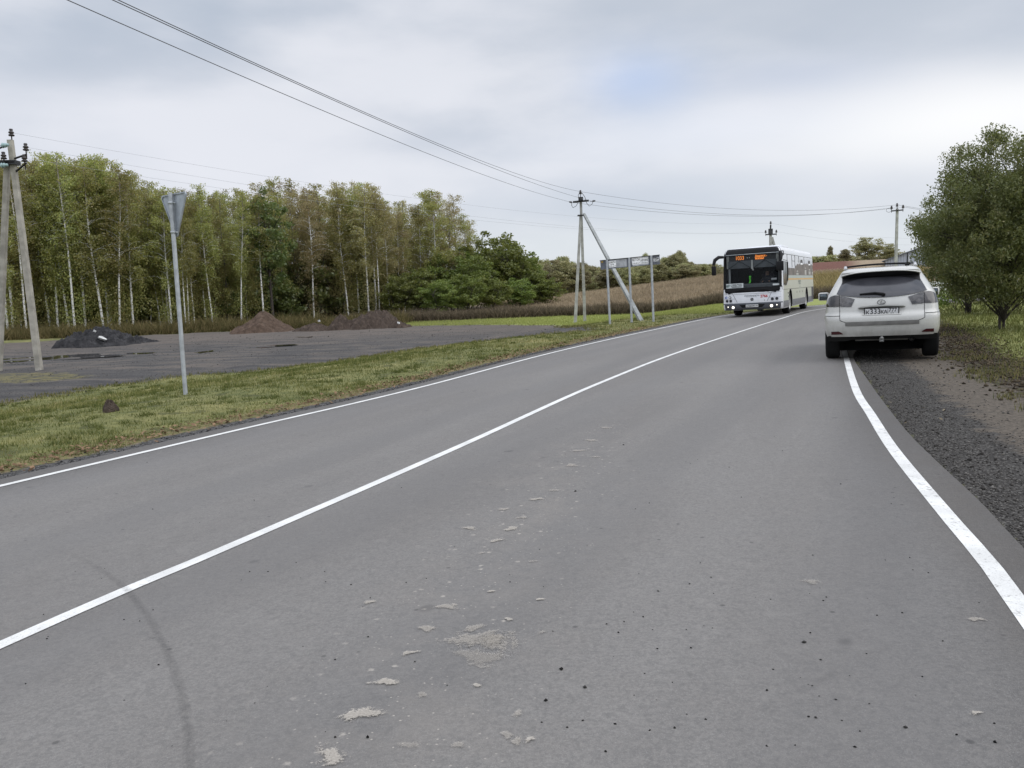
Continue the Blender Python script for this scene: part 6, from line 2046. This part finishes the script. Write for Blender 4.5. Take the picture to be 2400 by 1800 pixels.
    def srect(name, y_0, y_1, z_0, z_1, mat, d=.005, parent=None):
        mb = MB(); mb.grid(lambda u, v: sp(y_0 + (y_1 - y_0) * u, z_0 + (z_1 - z_0) * v, d), np.linspace(0, 1, 5), np.linspace(0, 1, 5)); return mb.build(name, mat, parent or root)
    def sgrid(name, ys, zlo, zhi, mat, d=.005, parent=None, nv=5):
        mb = MB(); mb.grid(lambda y, v: sp(y, zlo(y) + (zhi(y) - zlo(y)) * v, d), ys, np.linspace(0, 1, nv)); return mb.build(name, mat, parent or root)
    arch = lambda y, base: max(base, max([sqrt(max(0, .60 ** 2 - (y - c) ** 2)) + .52 if abs(y - c) < .60 else 0 for c in (2.45, 8.30)]))
    ys = np.unique(np.concatenate([np.linspace(.30, 11.25, 60), np.linspace(1.85, 3.05, 25), np.linspace(7.7, 8.9, 25)]))
    sgrid('pale_green_panel', [y for y in ys if y > .34], lambda y: min(1.2, arch(y, .62)), lambda y: 1.62 if y > 1.75 else 1.30, cream, .004)
    sgrid('skirt_panel', [y for y in ys if y > .30 and abs(y - 2.45) > .6 and abs(y - 8.3) > .6 or y < 1.9], lambda y: .335, lambda y: .62, skirt, .005) if False else None
    for ya, yb_ in ((.30, 1.84), (3.06, 7.69), (8.91, 11.2)):
        srect('skirt_panel', ya, yb_, .335, .62, skirt, .005)
    srect('orange_stripe', 1.75, 11.2, 1.50, 1.56, dirty('bus_orange', (.62, .36, .10), amount=.35), .008)
    srect('grey_green_stripe', 1.75, 11.2, 1.585, 1.70, dirty('bus_grey_green', (.42, .46, .42), amount=.3), .008)
    # printed town scene covering the windows, and the driver's window
    wrap = simple('wrap_brown', (.16, .135, .115), .5, var=.35, scale=2.5)
    def roofl(y):
        z = 2.02 if y < 4.2 else np.interp(y, [4.2, 4.8, 5.2, 8, 11.2], [2.06, 2.20, 2.22, 2.28, 2.26])
        z += .03 * sin(9 * y) * (y > 4) + .02 * sin(23 * y)
        return float(z)
    sgrid('printed_wrap', np.linspace(1.95, 11.15, 90), lambda y: 1.70, roofl, wrap, .009)
    dkr = simple('wrap_dark', (.075, .068, .066), .5); pale = simple('wrap_pale', (.42, .40, .36), .5, var=.2)
    for yc, wd, zt in ((6.6, .85, 2.46), (9.7, .85, 2.47)):
        spoly('printed_roof', [(yc - wd / 2, 2.30), (yc + wd / 2, 2.30), (yc + wd * .42, 2.42), (yc + wd * .2, zt), (yc - wd * .2, zt), (yc - wd * .42, 2.42)], dkr, .012)
        spoly('printed_white', [(yc - wd * .42, 2.22), (yc + wd * .42, 2.22), (yc + wd * .45, 2.30), (yc - wd * .45, 2.30)], M['paper'], .011)
    for yc, wd, z_0, z_1 in ((4.9, .8, 1.72, 1.96), (8.0, .7, 1.72, 2.12), (9.7, .9, 1.74, 2.05), (10.9, .4, 1.74, 2.05)):
        spoly('printed_house', [(yc - wd / 2, z_0), (yc + wd / 2, z_0), (yc + wd / 2, z_1 - .12), (yc, z_1), (yc - wd / 2, z_1 - .12)], pale, .011)
        spoly('printed_roof', [(yc - wd * .62, z_1 - .14), (yc + wd * .62, z_1 - .14), (yc + wd * .5, z_1 - .10), (yc - wd * .5, z_1 - .10)], dkr, .013)
    sideg = simple('driver_side_glass', (.05, .055, .04), .08)
    spoly('driver_window', [(.42, 1.32), (1.15, 1.28), (1.55, 1.45), (1.72, 1.75), (1.72, 2.28), (.42, 2.32)], sideg, .009)
    sl = MB()
    for pts in ([(.40, 1.30), (1.16, 1.26), (1.58, 1.43), (1.75, 1.75), (1.75, 2.62)], [(1.12, 1.30), (1.12, 2.28)], [(.45, 2.62), (11.2, 2.62)], [(3.2, 2.05), (3.2, 2.6)], [(4.2, 2.05), (4.2, 2.6)], [(3.2, 2.35), (4.2, 2.35)], [(5.6, 2.3), (5.6, 2.6)], [(7.6, 2.3), (7.6, 2.6)], [(.35, 1.10), (11.2, 1.10)], [(.45, 2.36), (1.72, 2.34)]):
        sl.tube([sp(y, z, .009) for y, z in pts], .008, n=4)
    sl.build('panel_seam', simple('seam_grey', (.12, .12, .12), .6), body)
    mb = MB(); mb.tube([sp(.43, 1.34, .012), sp(1.12, 1.30, .012)], .012, n=4); mb.tube([sp(1.55, 1.47, .012), sp(1.72, 1.78, .012), sp(1.72, 2.28, .012)], .03, n=4); mb.build('window_gasket', M['black'], root)
    for y in (4.55, 5.55, 6.5): srect('vent_slot', y - .06, y + .06, .88, .97, M['black'], .009)
    srect('engine_grille', 10.35, 11.15, .45, 1.10, simple('grille_dark', (.05, .045, .045), .7), .010)
    srect('filler_flap', 1.55, 1.85, .90, .95, M['black'], .009)
    srect('door_handle', 1.7, 1.95, .76, .80, M['black'], .009)
    mb = MB()
    for y in (3.9, 4.9, 5.9): mb.lathe([(.02, 0), (.001, .004)], o=sp(y, .47, .006), axis='x', n=8)
    mb.build('skirt_bolts', M['black'], body)
    gi2 = simple('grey_text', (.12, .15, .14), .6)
    def TS(y, z): return Matrix.Translation(sp(y, z, .010)) @ Matrix.Rotation(pi / 2, 4, 'Z') @ Matrix.Rotation(pi / 2, 4, 'X')
    text_obj('lettering', 'ДОБРОГО', .11, gi2, root, TS(5.6, 1.42), bold=.002, width=.95)
    text_obj('lettering', 'ПУТИ', .11, gi2, root, TS(5.6, 1.31), bold=.002, width=.75)
    text_obj('lettering', 'автобус', .06, gi2, root, TS(5.6, 1.18), width=.7)
    # roof hatch and fairing
    mb = MB(); mb.box((.15, 3.6, 3.02), (1.5, 1.9, .13), bev=.05); mb.build('roof_unit', white, root)
    mb = MB(); mb.box((.1, 6.1, 3.01), (.9, .8, .09), bev=.03); mb.build('roof_hatch', white, root)
    # wheels
    rimm = simple('bus_rim', (.30, .30, .29), .5, .5, var=.3)
    for y, xo in ((2.45, 1.06), (8.30, 1.06)):
        for s in (-1, 1): wheel(root, 'wheel', s * xo, y, .50, .30, s, rimm, 'bus')
    mb = MB(); mb.box((0, 5.5, .42), (1.7, 9.0, .24)); mb.build('underbody', M['void'], root)


def driver(root):
    """seated driver in dark clothes behind the wheel, one skinned body"""
    j = {'pelvis': (.45, 1.35, 1.16, .15), 'waist': (.45, 1.37, 1.34, .135), 'chest': (.45, 1.36, 1.56, .16), 'neck': (.45, 1.34, 1.74, .055), 'head': (.45, 1.31, 1.86, .095), 'crown': (.45, 1.32, 1.96, .075),
         'shl': (.27, 1.34, 1.63, .065), 'ell': (.20, 1.16, 1.42, .048), 'wrl': (.30, .92, 1.47, .034), 'hdl': (.32, .86, 1.50, .036),
         'shr': (.63, 1.34, 1.63, .065), 'elr': (.70, 1.16, 1.42, .048), 'wrr': (.60, .92, 1.47, .034), 'hdr': (.58, .86, 1.50, .036),
         'kl': (.34, .92, 1.10, .075), 'al': (.34, .85, .98, .06), 'kr': (.56, .92, 1.10, .075), 'ar': (.56, .85, .98, .06)}
    E_ = [('pelvis', 'waist'), ('waist', 'chest'), ('chest', 'neck'), ('neck', 'head'), ('head', 'crown'), ('chest', 'shl'), ('shl', 'ell'), ('ell', 'wrl'), ('wrl', 'hdl'),
          ('chest', 'shr'), ('shr', 'elr'), ('elr', 'wrr'), ('wrr', 'hdr'), ('pelvis', 'kl'), ('kl', 'al'), ('pelvis', 'kr'), ('kr', 'ar')]
    names = list(j); me = bpy.data.meshes.new('d')
    me.from_pydata([j[n][:3] for n in names], [(names.index(a), names.index(b_)) for a, b_ in E_], [])
    o = bpy.data.objects.new('d', me); COL.objects.link(o)
    md = o.modifiers.new('s', 'SKIN')
    if not me.skin_vertices: bpy.context.view_layer.update()
    for i, n in enumerate(names):
        me.skin_vertices[0].data[i].radius = (j[n][3], j[n][3] * .85)
    me.skin_vertices[0].data[0].use_root = True
    o.modifiers.new('u', 'SUBSURF').render_levels = 2; o.modifiers['u'].levels = 2
    bpy.context.view_layer.update()
    m2 = bpy.data.meshes.new_from_object(o.evaluated_get(bpy.context.evaluated_depsgraph_get()))
    bpy.data.objects.remove(o)
    m2.materials.clear(); m2.materials.append(simple('dark_jacket', (.03, .035, .05), .8)); m2.materials.append(simple('skin', (.34, .21, .15), .6)); m2.materials.append(simple('dark_hair', (.03, .025, .02), .8))
    for p in m2.polygons:
        c = p.center; p.use_smooth = True
        if c.z > 1.75: p.material_index = 2 if (c.z > 1.93 or c.y > 1.36) else 1
        elif c.y < .93 and c.z > 1.4: p.material_index = 1
    d = link(bpy.data.objects.new('person', m2), None)
    d.matrix_world = root.matrix_world
    tag(d, 'driver in a dark jacket sitting behind the bus windscreen with hands on the wheel', 'person')
    f = MB()
    f.lathe([(.012, 0), (.016, .02), (.008, .05)], o=(.45, 1.212, 1.845), n=8)
    f.build('nose', simple('skin_nose', (.34, .21, .15), .6), d)
    e = MB()
    for s in (-1, 1): e.lathe([(.001, -.008), (.010, 0), (.001, .008)], o=(.45 + s * .035, 1.222, 1.885), n=8)
    e.build('eyes', M['ink'], d)
    mb = MB(); mb.tube([(.425, 1.222, 1.815), (.45, 1.217, 1.813), (.475, 1.222, 1.815)], .006, n=5); mb.build('mouth', simple('lip', (.3, .12, .1), .6), d)
    seat = MB(); seat.box((.45, 1.55, 1.45), (.5, .12, .75), bev=.05); seat.box((.45, 1.35, 1.06), (.5, .5, .12), bev=.04); seat.build('driver_seat', simple('seat_fabric', (.03, .03, .045), .9), root)


bus()
